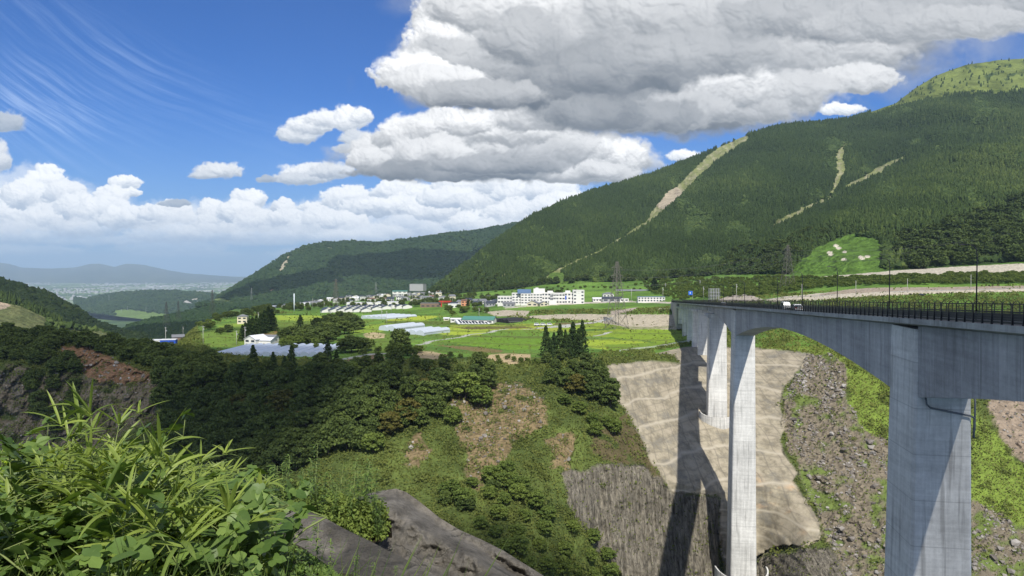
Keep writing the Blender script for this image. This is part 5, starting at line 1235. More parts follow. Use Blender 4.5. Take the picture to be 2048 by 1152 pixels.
# the school: one long white building of joined wings
def school():
    p = at(1082, 608); k = p[1] / F; r = empty('school_building', tuple(p), R(-2)); setp(r, 'long white four-storey school of joined wings on the terrace beyond the fields', 'school')
    wings = [(995,1025,594.5,2,0,0),(1024,1044,588,4,-3,0),(1042,1062,588.5,4,-6,0),(1060,1085,588.5,4,-2,0),(1083,1108,587,3,0,0),(1106,1130,588,3,-1,0),(1128,1149,587,3,0,1),(1146,1168,582,4,-4,2)]
    wall = MB(); win = []; nw = 0
    for x0, x1, ty, fl, yo, sp in wings:
        a, b_ = (x0 - 1082) * k + .02 * yo, (x1 - 1082) * k; h = (609 - ty) * k; y0 = yo; y1 = 13 + yo * .1
        wall.box((a, y0, -3), (b_, y1, h)); wall.box((a - .15, y0 - .15, h), (b_ + .15, y1 + .1, h + .45))
        fh = h / fl; n = max(2, int((b_ - a) / 3.0))
        for f in range(fl):
            for j in range(n):
                if sp == 2 and 0 < j < n - 1: continue
                if nw > 92: continue
                x = a + (j + .5) * (b_ - a) / n; m = MB(); m.box((x - 1.05, y0 - .05, f * fh + fh * .38), (x + 1.05, y0 + .05, f * fh + fh * .78)); m.build('window', M_WIN, r); nw += 1
    wall.box(((1067-1082)*k, 3, 10), ((1090-1082)*k, 11, (609-578.5)*k)); wall.box(((1071-1082)*k, 4, (609-578.5)*k), ((1077-1082)*k, 8, (609-576.5)*k)); wall.box(((1095-1082)*k, 3, 10), ((1106-1082)*k, 10, (609-583)*k)); wall.box(((1131-1082)*k, 3, 10), ((1141-1082)*k, 10, (609-582.5)*k))
    wall.box(((1098-1082)*k, -9, -3), ((1113-1082)*k, -2.5, 4.2)); wall.build('wall', M_WALL, r)
    m = MB(); a, b_ = (1035-1082)*k, (1062-1082)*k; h = (609-588)*k
    for sg in (-1, 1): m.prism(None, [[(x, 3.5 + sg * 9.6, h - .1), (x, 3.5, h + 4.0), (x, 3.5, h + 4.3), (x, 3.5 + sg * 9.6, h + .2)] for x in (a, b_)])
    m.prism(None, [[(x, -5.8, h + .42), (x, 12.6, h + .42), (x, 3.5, h + 3.9)] for x in (a + .6, b_ - .6)]); m.build('roof', M_ROOFB, r)
    m = MB(); m.box(((1128.5-1082)*k, -.25, 4.5), ((1133-1082)*k, -.1, 8.6)); m.build('banner', M_BLUE, r)
    m = MB()
    for f in range(3): m.box(((1100.5-1082)*k, -1.55, 2.6 + f * 3.3), ((1117-1082)*k, -1.05, 3.6 + f * 3.3))
    m.build('balcony', M_GREYW, r)
school()
house(1067, 612, 11, 8, 3.0, 'gable_y', 'low grey-gabled hall standing in front of the white school', M_CREAM, M_ROOFG, R(-20), 2.4, nwin=2)
house(1086, 612, 8, 7, 2.6, 'gable_y', 'small pale-gabled annex in front of the school, right of the grey hall', M_CREAM, M_ROOFG, R(15), 2, nwin=2)
house(1018, 613, 12, 7, 3.2, 'gable_x', 'grey shed before the left wing of the school', M_GREYW, M_ROOFG, R(-5), 1.5)
house(485, 646, 8.2, 7, 6.0, 'hip', 'lone cream two-storey house with dark hipped roof above the cedar row', M_CREAM, M_ROOFG, R(8), 1.8, nwin=2, floors=2)
house(355, 667, 9, 8, 4.2, 'gable_x', 'brown-walled house with grey roof at the far left edge of the plateau', M_BROWN, M_ROOFG, R(25), 1.8, nwin=2)
house(322, 673, 15, 6, 3, 'flat', 'low pale shop building beside the far left road', M_WALL, M_ROOFW, R(12), nwin=4)
house(336, 676, 9, 5, 3.2, 'flat', 'low shed with a blue front at the far left of the plateau', M_BLUE, M_ROOFW, R(12), nwin=2)
house(300, 668, 22, 5, 2.0, 'flat', 'long low white wall-like building on the edge of the valley notch', M_WALL, M_ROOFW, R(10), nwin=5)
house(512, 693, 9, 11, 5.0, 'gable_y', 'white farmhouse with broad pale gable roof behind the plastic greenhouses', M_WALL, M_ROOFW, R(-24), 2.2, nwin=2, floors=2)
house(533, 693, 9, 8, 4.2, 'gable_x', 'white outbuilding with pale roof joined on the right of the farmhouse', M_WALL, M_ROOFW, R(-10), 1.4, nwin=3)
house(541, 686, 8, 6, 4.0, 'gable_x', 'grey-roofed shed behind the white farmhouse', M_WALL, M_ROOFG, R(-10), 1.2)
house(836, 580, 26, 18, 11, 'flat', 'big plain grey box building on the wooded hillside', M_GREYW, M_ROOFG, R(-12), nwin=0, name='warehouse', cat='warehouse', loc=P(836, 580, 1330))
house(812, 584, 26, 10, 3, 'gable_x', 'pale green roofed hall among trees below the grey box building', M_WALL, M_ROOFGR, R(5), 1.5, loc=P(800, 586, 1300), nwin=3)
for x, y, w, lab in [(712,612,22,'short left section of the long white depot in the village'),(742,612,40,'middle section of the long white depot in the village'),(782,611,34,'right section of the long white depot in the village')]:
    house(x, y, w, 14, 4.6, 'flat', lab, M_WALL, M_ROOFW, R(3), nwin=5, name='warehouse', cat='warehouse')
house(862, 614, 24, 12, 4.6, 'flat', 'dark flat-roofed shop building left of the red gate frame', M_BROWN, M_ROOFG, R(0), nwin=4, name='shop', cat='shop')
house(909, 615, 14, 9, 4.0, 'flat', 'white shop building right of the red gate frame', M_WALL, M_ROOFW, R(0), nwin=4, name='shop', cat='shop')
house(931, 612, 8, 8, 6.2, 'gable_x', 'orange three-level house in the village before the school', M_ORANGE, M_ROOFR, R(-10), 1.2, nwin=2, floors=2)
house(955, 612, 9, 8, 3.2, 'gable_x', 'dark roofed cottage right of the orange house', M_WALL, M_ROOFD, R(-14), 2)
house(982, 612, 9, 8, 3.2, 'gable_x', 'dark grey house at the foot of the school terrace', M_GREYW, M_ROOFD, R(-6), 2)
house(876, 583, 9, 8, 7.5, 'flat', 'slim pale tower-like house on the rise behind the shops', M_CREAM, M_ROOFW, R(0), nwin=2, floors=2, loc=P(878, 595, 1150))
house(959, 646, 28, 12, 3.2, 'gable_x', 'long barn with a green metal roof in the middle of the fields', M_WALL, M_ROOFGR, R(-14), 2.6, name='barn', cat='barn', nwin=4)
house(912, 643, 9, 6, 2.2, 'gable_x', 'white shed at the left end of the green-roofed barn', M_WALL, M_ROOFW, R(-6), .9, name='shed', cat='shed', nwin=2)
house(893, 641, 5, 5, 2.0, 'gable_x', 'little cream hut on the field lane left of the barn', M_CREAM, M_ROOFW, R(0), .8, name='shed', cat='shed', nwin=1)
house(1224, 603, 20, 8, 3.2, 'gable_x', 'long dark roofed farm shed right of the school', M_GREYW, M_ROOFD, R(-4), 1.8, name='shed', cat='shed')
house(1213, 602, 9, 7, 3, 'gable_x', 'small white house between the school and the dark farm shed', M_WALL, M_ROOFW, R(0), 1.2, loc=at(1194, 603))
house(1216, 594, 12, 8, 3.4, 'hip', 'white hipped house standing behind the dark farm shed', M_WALL, M_ROOFG, R(0), 1.8)
house(1248, 603, 9, 6, 2.8, 'flat', 'low white garage left of the blue and white building', M_WALL, M_ROOFW, R(0), nwin=2)
house(1302, 604, 27, 8, 5.2, 'flat', 'two-storey pale blue and white building near the bridge end', M_WALL, M_ROOFB, R(-3), nwin=9, floors=2, name='office_building', cat='office')
# rows of prefabricated houses with dark roofs
k = 0
for row, (y0, xs) in enumerate([(624.5, [652, 668, 683, 699, 715, 731]), (621.5, [655, 672, 688, 704, 720, 736, 752]), (619.5, [676, 692, 708, 724, 741, 757, 772]), (618, [700, 716, 733, 750, 766, 784, 800, 813])]):
    for i, x in enumerate(xs):
        house(x, y0 - (x - 650) * .012, 7.2, 11.5, 2.5, 'gable_x', 'small house with dark blue roof, one of the close rows before the white depot', M_WALL, M_ROOFD, R(-62), 2.0, group='rows of small dark-roofed houses', nwin=2)
# scattered village houses
rv = np.random.default_rng(9); mats_w = [M_WALL, M_WALL, M_CREAM, M_GREYW]; mats_r = [M_ROOFD, M_ROOFG, M_ROOFG, M_ROOFR, M_ROOFW]
i = 0
for x, y in spread([(640,590),(700,585),(880,582),(905,600),(840,604),(640,606)], 46, 11, rv):
    house(x, y, rv.uniform(8, 13), rv.uniform(7, 10), rv.uniform(3, 6), rv.choice(['gable_x', 'hip', 'gable_y']), 'small distant village house among trees below the middle mountain', mats_w[i % 4], mats_r[i % 5], rv.uniform(-.6, .6), 2.0, group='distant village houses', nwin=3, floors=1 + i % 2); i += 1
for x, y in spread([(540,606),(640,600),(640,612),(540,614)], 14, 10, rv):
    house(x, y, rv.uniform(10, 20), rv.uniform(8, 10), rv.uniform(3, 5), rv.choice(['gable_x', 'flat']), 'pale low village building left of the white pole', mats_w[i % 4], mats_r[i % 5], rv.uniform(-.4, .4), 1.6, group='village buildings left of the white pole', nwin=3); i += 1
for x, y in spread([(905,604),(1000,600),(1000,612),(905,614)], 10, 13, rv):
    house(x, y, rv.uniform(7, 11), rv.uniform(7, 9), rv.uniform(2.8, 4), 'gable_x', 'low village house with dark roof left of the school', mats_w[i % 4], mats_r[i % 3], rv.uniform(-.5, .5), 1.8, group='village houses left of the school', nwin=3); i += 1
m = MB(); p = at(893, 613)
for dx in (-6, 6): m.box((dx - .5, -.5, -1), (dx + .5, .5, 5.6))
m.box((-9, -.7, 5.6), (9, .7, 6.6)); m.box((-7, -.5, 4.2), (7, .5, 4.7)); g = m.build('gate_frame', M_RED); g.location = p; setp(g, 'red post-and-beam frame beside the dark shop', 'gate')

# greenhouses
def tunnels(name, corner, ux, nb, bw, ln, h, mat, label, wallh=1.4):
    """nb arched bays side by side along ux, each ln long"""
    p = corner; r = empty(name, tuple(p), ux); setp(r, label, 'greenhouse')
    for b_ in range(nb):
        m = MB(); prof = [(b_ * bw + .05, -1.5), (b_ * bw + .05, wallh)] + [(b_ * bw + bw/2 - (bw/2 - .05) * math.cos(a), wallh + (h - wallh) * math.sin(a)) for a in [math.pi * q / 8 for q in range(1, 8)]] + [((b_ + 1) * bw - .05, wallh), ((b_ + 1) * bw - .05, -1.5)]
        m.prism(None, [[(x, y, z) for x, z in prof] for y in (0, ln)]); m.build('bay', mat, r)
    m = MB()
    for b_ in range(nb + 1): m.box((b_ * bw - .08, .4, wallh - .05), (b_ * bw + .08, ln - .4, wallh + .12))
    m.build('gutter', M_GALV, r)
    return r
tunnels('greenhouse', P(428, 716, 392), R(-2), 11, 5.2, 46, 3.6, M_FILM, 'wide expanse of bluish plastic greenhouse roofs behind the dark cedars')
tunnels('greenhouse', P(598, 714, 400), R(14), 3, 4.6, 24, 3.0, M_FILM, 'narrow plastic greenhouse bays at the right end of the wide expanse')
tunnels('greenhouse', at(757, 660), R(-28), 2, 8.0, 40, 3.8, M_FILM2, 'pale blue arched polytunnel behind the big rounded tree')
tunnels('greenhouse', at(800, 668), R(-28), 3, 7.0, 34, 3.4, M_FILM2, 'second pale polytunnel running off to the right behind the big rounded tree')
tunnels('greenhouse', at(722, 637), R(-35), 5, 7.0, 42, 3.2, M_FILM2, 'pale plastic greenhouses before the rows of dark-roofed houses')
tunnels('shade_tunnel', at(985, 644), R(-50), 2, 7.0, 40, 3.4, M_BLACK, 'black net tunnels at the right of the green-roofed barn')
tunnels('shade_tunnel', at(1000, 645), R(-58), 2, 7.0, 34, 3.4, M_BLACK, 'low black net tunnels tapering off to the right of the barn')
p = at(948, 648); r = empty('solar_array', tuple(p), R(-10)); setp(r, 'rows of dark solar panels sloping before the green-roofed barn', 'solar array')
for k in range(9):
    m = MB(); x = -12 + k * 2.8; m.prism(None, [[(x, 0, .5), (x + 1.9, 0, .5), (x + 1.9, 0, .6), (x, 0, .6)], [(x - 5, 9, 3.0), (x - 3.1, 9, 3.0), (x - 3.1, 9, 3.1), (x - 5, 9, 3.1)]]); m.build('panel', M_PANEL, r)
m = MB(); m.prism(None, [[(-14, -.2, -1), (14, -.2, -1), (14, -.2, .4), (-14, -.2, .4)], [(-19, 9.2, -1), (9, 9.2, -1), (9, 9.2, 2.9), (-19, 9.2, 2.9)]]); m.build('shed', M_ROOFW, r)
p = at(1270, 583, 11, 15.5); r = empty('solar_array', tuple(p), R(-5)); setp(r, 'long low grey row of solar panels on the meadow behind the school', 'solar array')
m = MB(); m.prism(None, [[(x, 0, .5), (x, 5, 2.2), (x, 5, 2.35), (x, 0, .65)] for x in (-22, 18)]); m.build('panel', M_ROOFG, r); m = MB()
for x in range(-20, 18, 4): m.box((x, 2.4, -.5), (x + .15, 2.6, 1.25))
m.build('frame', M_GALV, r)

# masts and pylons
def pylon(px, py, h, label, yaw=0.0, base=None, w=.16, arms=3, loc=None, mat=None, grp=None):
    p = at(px, py) if loc is None else np.array(loc); r = empty('pylon', tuple(p), yaw); setp(r, label, 'pylon', grp); mat = mat or M_RUST
    m = MB(); base = base or h * .17; t = max(.10, h * .0042)
    def hw(z): return base / 2 * (1 - z / h) ** 1.0 + .35 if z < h * .62 else (base / 2 * .38 + .35) * (1 - (z - h * .62) / (h * .38) * .75)
    zs = [0]; z = 0
    while z < h * .96: z += max(1.6, hw(z) * 1.7); zs.append(min(z, h))
    cs = [(-1,-1),(1,-1),(1,1),(-1,1)]
    for a, b_ in zip(zs[:-1], zs[1:]):
        A = [(x * hw(a), y * hw(a), a) for x, y in cs]; Bq = [(x * hw(b_), y * hw(b_), b_) for x, y in cs]
        for i in range(4):
            m.bar(A[i], Bq[i], t * 1.5); m.bar(A[i], Bq[(i+1)%4], t * .7); m.bar(A[(i+1)%4], Bq[i], t * .7); m.bar(Bq[i], Bq[(i+1)%4], t * .7)
    m.build('lattice', mat, r)
    m = MB(); L = []
    for k in range(arms):
        z = h * (.66 + .12 * k); ln = h * (.115 - .012 * k)
        for sg in (-1, 1):
            m.bar((sg * hw(z), 0, z), (sg * ln, 0, z + .1), t); m.bar((sg * hw(z + 1.6), 0, z + 1.6), (sg * ln, 0, z + .1), t * .8); m.bar((sg * ln, 0, z), (sg * ln, 0, z - h * .03), t * 1.1); L.append((sg * ln, z - h * .03))
    m.build('crossarm', mat, r); r['_a'] = 0; del r['_a']
    return p, yaw, L
PA = pylon(1234, 657, 54, 'tall brown lattice pylon standing in the fields left of the bridge end', R(28), base=12.5, loc=at(1234, 657, 10.5, 13.2))
PBp = P(1575, 583, 640); PBp[2] = gz(PBp[0], PBp[1]) ; PB = pylon(1575, 583, 541 and (P(1575, 489, 640)[2] - PBp[2]), 'slim lattice pylon rising behind the bridge deck before the mountain clearing', R(10), base=9, loc=PBp)
PC = pylon(672, 612, 36, 'dark lattice pylon rising from the village before the middle mountain', R(-20), loc=P(672, 614, 900))
PD = pylon(425, 622, 44, 'dark thin pylon on the ridge line left of the plateau', R(-30), loc=P(425, 628, 1300))
PE = pylon(333, 640, 42, 'thin pylon left of the valley road, nearer of a pair', R(-30), loc=P(333, 652, 1250))
PF = pylon(357, 630, 36, 'thin pylon left of the valley road, farther of a pair', R(-30), loc=P(357, 640, 1350))
for x, y, h in [(135,596,34),(167,591,34),(205,590,38),(218,600,36),(255,622,34),(292,624,34),(243,625,26),(395,612,40),(503,600,40),(752,585,38)]:
    pylon(x, y, h, 'tiny pale pylon far off above the low wooded valley hills', R(20), loc=P(x, y, 5000 if x < 400 else 2600), mat=M_GALV, grp='far pylons')
M_WIRE = simple('wire', (.10, .10, .10), .5, .4)
def wires(A, Bq, label, rad=.055, sag=.035):
    (pa, ya, La), (pb, yb, Lb) = A, Bq
    for (xa, za), (xb, zb) in zip(La, Lb):
        a = Vector(pa) + Vector((math.cos(ya) * xa, math.sin(ya) * xa, za)); b_ = Vector(pb) + Vector((math.cos(yb) * xb, math.sin(yb) * xb, zb)); d = (b_ - a).length
        pts = [a.lerp(b_, t) - Vector((0, 0, 4 * t * (1 - t) * d * sag)) for t in [q / 16 for q in range(17)]]
        m = MB(); m.tube(pts, rad, 3); o = m.build('power_line', M_WIRE); setp(o, label, 'power line', label)
wires(PA, PB, 'thin sagging power line strung between the field pylon and the pylon behind the bridge')
wires(PC, PA, 'thin power line running left from the field pylon towards the village pylon', .04)
PG = (P(2150, 505, 700), R(5), PB[2]); wires(PB, PG, 'thin power line running right from the pylon behind the bridge', .045)
def pole(px, py, h, label, mat=None, arms=1, loc=None, r0=.16, group=None, name='utility_pole', cat='utility pole'):
    p = at(px, py) if loc is None else np.array(loc); r = empty(name, tuple(p), 0); setp(r, label, cat, group); m = MB(); m.tube([(0, 0, -1), (0, 0, h)], [r0, r0 * .7], 8); m.build('pole', mat or M_POLE, r, True)
    if arms:
        m = MB()
        for k in range(arms): m.box((-.9, -.08, h - .5 - k * .8), (.9, .08, h - .36 - k * .8))
        m.box((.2, -.3, h - 2.6), (.75, .3, h - 1.7)); m.build('crossarm', M_GALV, r)
for x, y, yt, lab in [(1604,600,568,'pale light pole behind the bridge fence, leftmost of the row on the upper road'),(1712,592,561,'pale light pole on the upper road, left of the dark car'),(1815,586,557,'pale light pole on the upper road just before the dark car'),(1942,580,549,'pale light pole on the upper road at the right, nearest the tall black lamp'),
      (1473,600,568,'thin white pole beside the pale rock heap'),(1407,602,573,'thin white pole right of the blue road sign'),(1263,604,577,'white utility pole before the blue and white building'),(1326,603,575,'utility pole right of the blue and white building'),(1331,578,566,'short pole on the meadow near the huge cedar'),(1400,572,560,'short white pole at the forest edge above the bank')]:
    p = at(x, y); pole(x, y, abs(P(x, yt, p[1])[2] - p[2]), lab, arms=1 if x < 1480 else 0, loc=p)
p = at(588, 622); pole(588, 622, P(588, 587, p[1])[2] - p[2], 'tall white and blue chimney-like pole at the left of the village', simple('mast_white', (.62, .68, .74), .6, .3), arms=0, loc=p, r0=.75, name='mast', cat='mast')
for x, y in [(330,672),(365,655),(489,692),(516,645),(472,690),(405,690),(660,640),(724,650),(763,640),(773,650),(783,625),(600,618),(625,616),(648,618),(690,612),(760,600),(825,608),(858,603),(870,600),(905,612),(780,596),(712,604),(675,618),(1040,606),(958,640),(640,612),(815,600)]:
    p = at(x, y); pole(x, y, 9 + (x * 7 % 4), 'thin concrete utility pole among the fields and village houses', loc=p, r0=.15, group='village utility poles')
# blue direction sign and the grey gantry frame at the bridge end
p = at(1381, 603); r = empty('road_sign', tuple(p)); setp(r, 'blue rectangular road sign on a post at the far bridge end', 'road sign')
k = p[1] / F; m = MB(); m.tube([(2.2, 0, -1), (2.2, 0, 21 * k)], .14, 8); m.build('post', M_GALV, r); m = MB(); m.box((-4 * k, -.3, 13 * k), (4 * k, -.15, 21 * k)); m.build('panel', simple('sign_blue', (.02, .12, .55), .5, .4), r)
m = MB(); m.box((-1.2 * k, -.34, 15.5 * k), (.2 * k, -.305, 18.8 * k)); m.build('arrow', M_WHITE, r)
p = at(1430, 602); r = empty('steel_frame', tuple(p)); setp(r, 'grey galvanised steel frame of many posts at the bridge end', 'steel frame'); k = p[1] / F
for i in range(7):
    for j in range(2):
        m = MB(); x = (-10 + i * 3.3) * k; m.box((x - .14, j * 4 - .14, -1), (x + .14, j * 4 + .14, 25 * k)); m.build('post', M_GALV, r)
m = MB()
for z in (24, 17, 10):
    for j in range(2): m.box((-10 * k, j * 4 - .12, z * k), (10 * k, j * 4 + .12, z * k + .25))
m.build('beam', M_GALV, r)

# cars
M_TYRE = simple('tyre', (.02, .02, .02), .8, .2); M_CARW = simple('car_white', (.75, .76, .77), .25, .6, var=.02); M_CARB = simple('car_black', (.012, .012, .014), .25, .6, var=.02); M_CARS = simple('car_silver', (.42, .43, .45), .25, .6, .4, var=.02); M_TAIL = simple('tail_lamp', (.45, .01, .01), .3, .5)
def car(loc, yaw, mat, label, L=4.4, Wd=1.75, H=1.5, van=False, name='parked_car', pitch=0.0):
    r = empty(name, tuple(loc), yaw); r.rotation_euler = (pitch, 0, yaw); setp(r, label, 'van' if van else 'car'); w = Wd / 2
    side = [(-L/2, .28), (-L/2, .75), (-L/2 + .12, .95), (-L * .27, 1.0), (-L * .14, H * .97), (-L*.02, H), (L * .26, H * .97), (L/2 - (.12 if van else .35), .98), (L/2, .85), (L/2, .28)]
    if van: side = [(-L/2, .28), (-L/2, .8), (-L * .40, 1.0), (-L * .29, H * .96), (-L*.2, H), (L * .44, H), (L/2 - .05, .98), (L/2, .85), (L/2, .28)]
    m = MB(); q = [(y, z) for y, z in side]; ins = lambda z: .10 if z > 1.1 else 0.0
    m.prism(None, [[(x * (1 - ins(z)), y, z) for y, z in q] for x in (-w, -w * .98, w * .98, w)]); m.build('body', mat, r)
    m = MB(); g0, g1 = (-L*.26, L*.34) if not van else (-L*.36, L*.45)
    for sx in (-1, 1): m.prism(None, [[(sx * w * .93, g0, 1.02), (sx * w * .93, g1, 1.02), (sx * w * .93, g1 - .25, H * .92), (sx * w * .93, g0 + .45, H * .92)], [(sx * w * 1.0, g0, 1.02), (sx * w * 1.0, g1, 1.02), (sx * w * .92, g1 - .25, H * .92), (sx * w * .92, g0 + .45, H * .92)]])
    yb = L/2 - (.12 if van else .34); m.prism(None, [[(-w*.8, yb - .2, H * .93), (w*.8, yb - .2, H * .93), (w*.85, yb + .03, 1.02), (-w*.85, yb + .03, 1.02)], [(-w*.8, yb - .14, H * .93), (w*.8, yb - .14, H * .93), (w*.85, yb + .09, 1.02), (-w*.85, yb + .09, 1.02)]]); 
    ya = g0 - .02; m.prism(None, [[(-w*.8, ya + .42, H * .93), (w*.8, ya + .42, H * .93), (w*.85, ya - .04, 1.02), (-w*.85, ya - .04, 1.02)], [(-w*.8, ya + .36, H * .95), (w*.8, ya + .36, H * .95), (w*.85, ya - .12, 1.02), (-w*.85, ya - .12, 1.02)]]); m.build('window', M_WIN, r)
    for sx in (-1, 1):
        for y in (-L*.31, L*.31): m = MB(); m.tube([(sx * (w - .2), y, .32), (sx * (w + .02), y, .32)], .32, 14); m.build('wheel', M_TYRE, r)
        m = MB(); m.box((sx * w * .72 - .14, L/2 - .03, .66), (sx * w * .72 + .14, L/2 + .02, .86)); m.build('tail_light', M_TAIL, r)
        m = MB(); m.box((sx * w * .7 - .18, -L/2 - .02, .62), (sx * w * .7 + .18, -L/2 + .03, .8)); m.build('headlight', M_WHITE, r)
ya = -math.atan2(BD[0], BD[1])
car(B(180, 39.2, deckz(180) - .12), ya + math.pi, M_CARW, 'white hatchback driving on the bridge, nearest of the three cars', name='car')
car(B(209, 42.6, deckz(209) - .12), ya, M_CARW, 'white van driving on the bridge behind the white hatchback', 4.6, 1.8, 1.95, True, name='van')
car(B(316, 39.2, deckz(316) - .12), ya + math.pi, M_CARS, 'silver car far down the bridge towards the village', name='car')
p = at(1845, 592, 10.2, 13); car(p + [0, 0, .1], R(72), M_CARB, 'dark car parked on the pale upper road behind the bridge', name='parked_car')
p = at(1086, 651, 10.4, 12.6); r = None
for i in range(3): car(p + [i * 5.2 - 5, i * .3, .1], R(92), M_CARW, ['leftmost', 'middle', 'rightmost'][i] + ' of three white vans parked on the field lane below the school', 4.6, 1.8, 1.9, True, name='parked_van')

# white pipe fence along the rim, ring walls round the pier feet
def guard(pts, h, label, mat, name='pipe_fence', n=None, cat='fence', sp=3.0):
    P3 = [Vector(gpt(a, b_, 8.8, 13)) for a, b_ in pts]; r = empty(name, P3[0]); setp(r, label, cat); m = MB(); mp = MB(); tot = 0
    for a, b_ in zip(P3[:-1], P3[1:]):
        k = max(1, int((b_ - a).length / sp)); tot += k
        for i in range(k): 
            q = a.lerp(b_, i / k) - P3[0]; mp.box((q.x - .06, q.y - .06, q.z - .4), (q.x + .06, q.y + .06, q.z + h))
        for z in (h - .05, h * .5): m.bar(a - P3[0] + Vector((0, 0, z)), b_ - P3[0] + Vector((0, 0, z)), .14)
    m.build('rail', mat, r); mp.build('post_row', mat, r)
guard([(1240,704),(1268,700),(1300,697),(1335,692),(1380,683)], 1.1, 'white pipe fence along the rim of the sprayed slope left of the bridge', M_ROOFW)
guard([(1395,560),(1560,556),(1640,552),(1800,540),(1950,530),(2060,524)], 1.0, 'grey guard fence on top of the long pale retaining wall below the forest', M_GALV, 'guard_fence')
def ring(s, t, rad, z, h, label, a0=-.2, a1=3.4):
    c = Vector(B(s, t, z)); r = empty('ring_wall', c); setp(r, label, 'retaining wall'); m = MB(); N = 26; ringp = []
    for i in range(N + 1):
        a = math.pi + a0 + (a1) * i / N; d = Vector((math.cos(a), math.sin(a), 0)); dz = -abs(math.sin((a - math.pi) )) * 1.5
        ringp.append([tuple(d * rad + Vector((0, 0, dz - 6))), tuple(d * (rad + .5) + Vector((0, 0, dz - 6))), tuple(d * (rad + .5) + Vector((0, 0, dz + h))), tuple(d * rad + Vector((0, 0, dz + h)))])
    m.prism(None, ringp); m.build('wall', M_PIER, r)
ring(352, 41, 7.6, -68.5, 2.0, 'curved concrete ring wall round the foot of the shorter pier just behind the tall middle pier')
ring(273, 41, 9.0, -111, 2.5, 'curved concrete ring wall round the foot of the tall middle pier')
# ------------------------------------------------------------------ the near side: sprayed concrete humps, knoll and bank
def near_patch(name, x0, x1, dx, crest, cY, footy, fY, rows, relief, mat, thick=14.0, attrs=None, q=.8, prof=1.0):
    cols = np.arange(x0, x1 + dx, dx); n = len(cols); cyv = line(crest, cols); cYv = line(cY, cols); fy = line(footy, cols); fYv = line(fY, cols)
    s = np.linspace(0, 1, rows)[:, None]; py = fy + (cyv - fy) * s ** q; PX = cols[None] + 0 * s; Y = fYv + (cYv - fYv) * s ** prof
    V = P(PX, py, Y); nz = relief(PX, py, V, s); Y2 = Y + nz * np.minimum(1, (1 - s) * 8 + .25); V = P(PX, py, Y2)
    b = V[-1].copy(); b1 = b + [0, thick * .12, -thick * .06]; b2 = b + [0, thick * .35, -thick]
    V = np.concatenate([V, b1[None], b2[None]]); Rn = V.shape[0]; idx = np.arange(Rn * n).reshape(Rn, n)
    Fq = np.stack([idx[:-1, :-1], idx[:-1, 1:], idx[1:, 1:], idx[1:, :-1]], -1).reshape(-1, 4)
    o = mesh_np(name, V.reshape(-1, 3), Fq, mat, smooth=True); return o, V
def mound_mat():
    m, t, b = newmat('sprayed_concrete', .92, .15); pos = t.pos(); x, y, z = t.xyz(pos)
    n = t.noise(pos, .35, 6, .62); f = t.noise(pos, 3.2, 5, .65); g = t.noise(pos, 22.0, 3, .6)
    d = t.noise(t.comb(t.math('MULTIPLY', x, 1.4), t.math('MULTIPLY', y, .5), t.math('MULTIPLY', z, .35)), 1.0, 5, .62)
    c = t.mix(t.mapr(n, .35, .65), (.095, .087, .074), (.175, .160, .138)); c = t.mix(t.mapr(d, .46, .62, 0, .65), c, (.065, .058, .048))
    c = t.mix(t.mapr(t.noise(pos, .22, 4, .6), .56, .62, 0, .75), c, (.045, .042, .036)); c = t.mix(1.0, c, t.mix(t.mapr(t.math('ADD', t.math('MULTIPLY', f, .6), t.math('MULTIPLY', g, .4)), .38, .62), (.72, .72, .70), (1.22, 1.22, 1.2)), 'MULTIPLY')
    ck = t.voronoi(t.vmath('ADD', pos, t.vmath('SCALE', t.noise(pos, .9, 3, .6, out=1), scale=1.6)), .16, 'DISTANCE_TO_EDGE'); c = t.mix(t.mapr(ck, 0, .008, .8, 0), c, (.03, .03, .025))
    t.put(b.inputs['Base Color'], c); t.put(b.inputs['Normal'], t.bump(t.math('ADD', t.math('ADD', n, t.math('MULTIPLY', f, .45)), t.math('MULTIPLY', g, .10)), .9, .35)); return m
M_MOUND = mound_mat()
def rel2(px, py, V, s):
    fold = dline(px, py, [(700,1010),(760,1020),(830,1052),(950,1122),(1010,1180)]); fold2 = dline(px, py, [(800,985),(880,1050),(960,1100),(1050,1160)]); side = py - line([(700,1005),(760,1020),(830,1052),(950,1122),(1010,1180)], px)
    cor = .5 + .5 * np.abs(fbm(px / 30 + py / 70, py / 150, 4, .5, 405)); cor2 = fbm(px / 42, py / 24, 5, .6, 406, 1)
    return -.0 * cor + cor2 * .10 - 1.3 * np.exp(-(fold / 26) ** 2) + 1.5 * sstep(0, -60, side) * (1 - s) + .9 * np.exp(-(fold2 / 12) ** 2) + fbm(px / 60, py / 45, 5, .5, 401) * .9 + fbm(px / 16, py / 26, 4, .55, 402) * .22
o, V2 = near_patch('concrete_mound', 640, 1150, 2.0, [(640,1020),(700,1000),(745,985),(765,981),(792,977),(812,984),(835,1000),(880,1036),(920,1060),(965,1080),(1005,1100),(1050,1128),(1085,1150),(1150,1200)], [(640,30),(800,30),(1150,23)], [(640,1420),(1150,1420)], [(640,13),(1150,13)], 150, rel2, M_MOUND, 14)
setp(o, 'large grey folded hump of sprayed concrete in the foreground at bottom centre', 'concrete mound')
def rel1(px, py, V, s): return fbm(px / 90, py / 70, 4, .5, 411) * .5 + fbm(px / 20, py / 20, 4, .55, 412) * .10
o, V1 = near_patch('concrete_mound', 400, 960, 2.0, [(400,1075),(520,1048),(560,1030),(585,1021),(615,1022),(650,1036),(690,1058),(740,1082),(790,1108),(850,1138),(880,1156),(960,1210)], [(400,17),(600,17),(960,12)], [(400,1450),(960,1450)], [(400,7.5),(960,7.5)], 110, rel1, M_MOUND, 8)
setp(o, 'smaller smooth grey hump of sprayed concrete in front, left of the folded one', 'concrete mound')
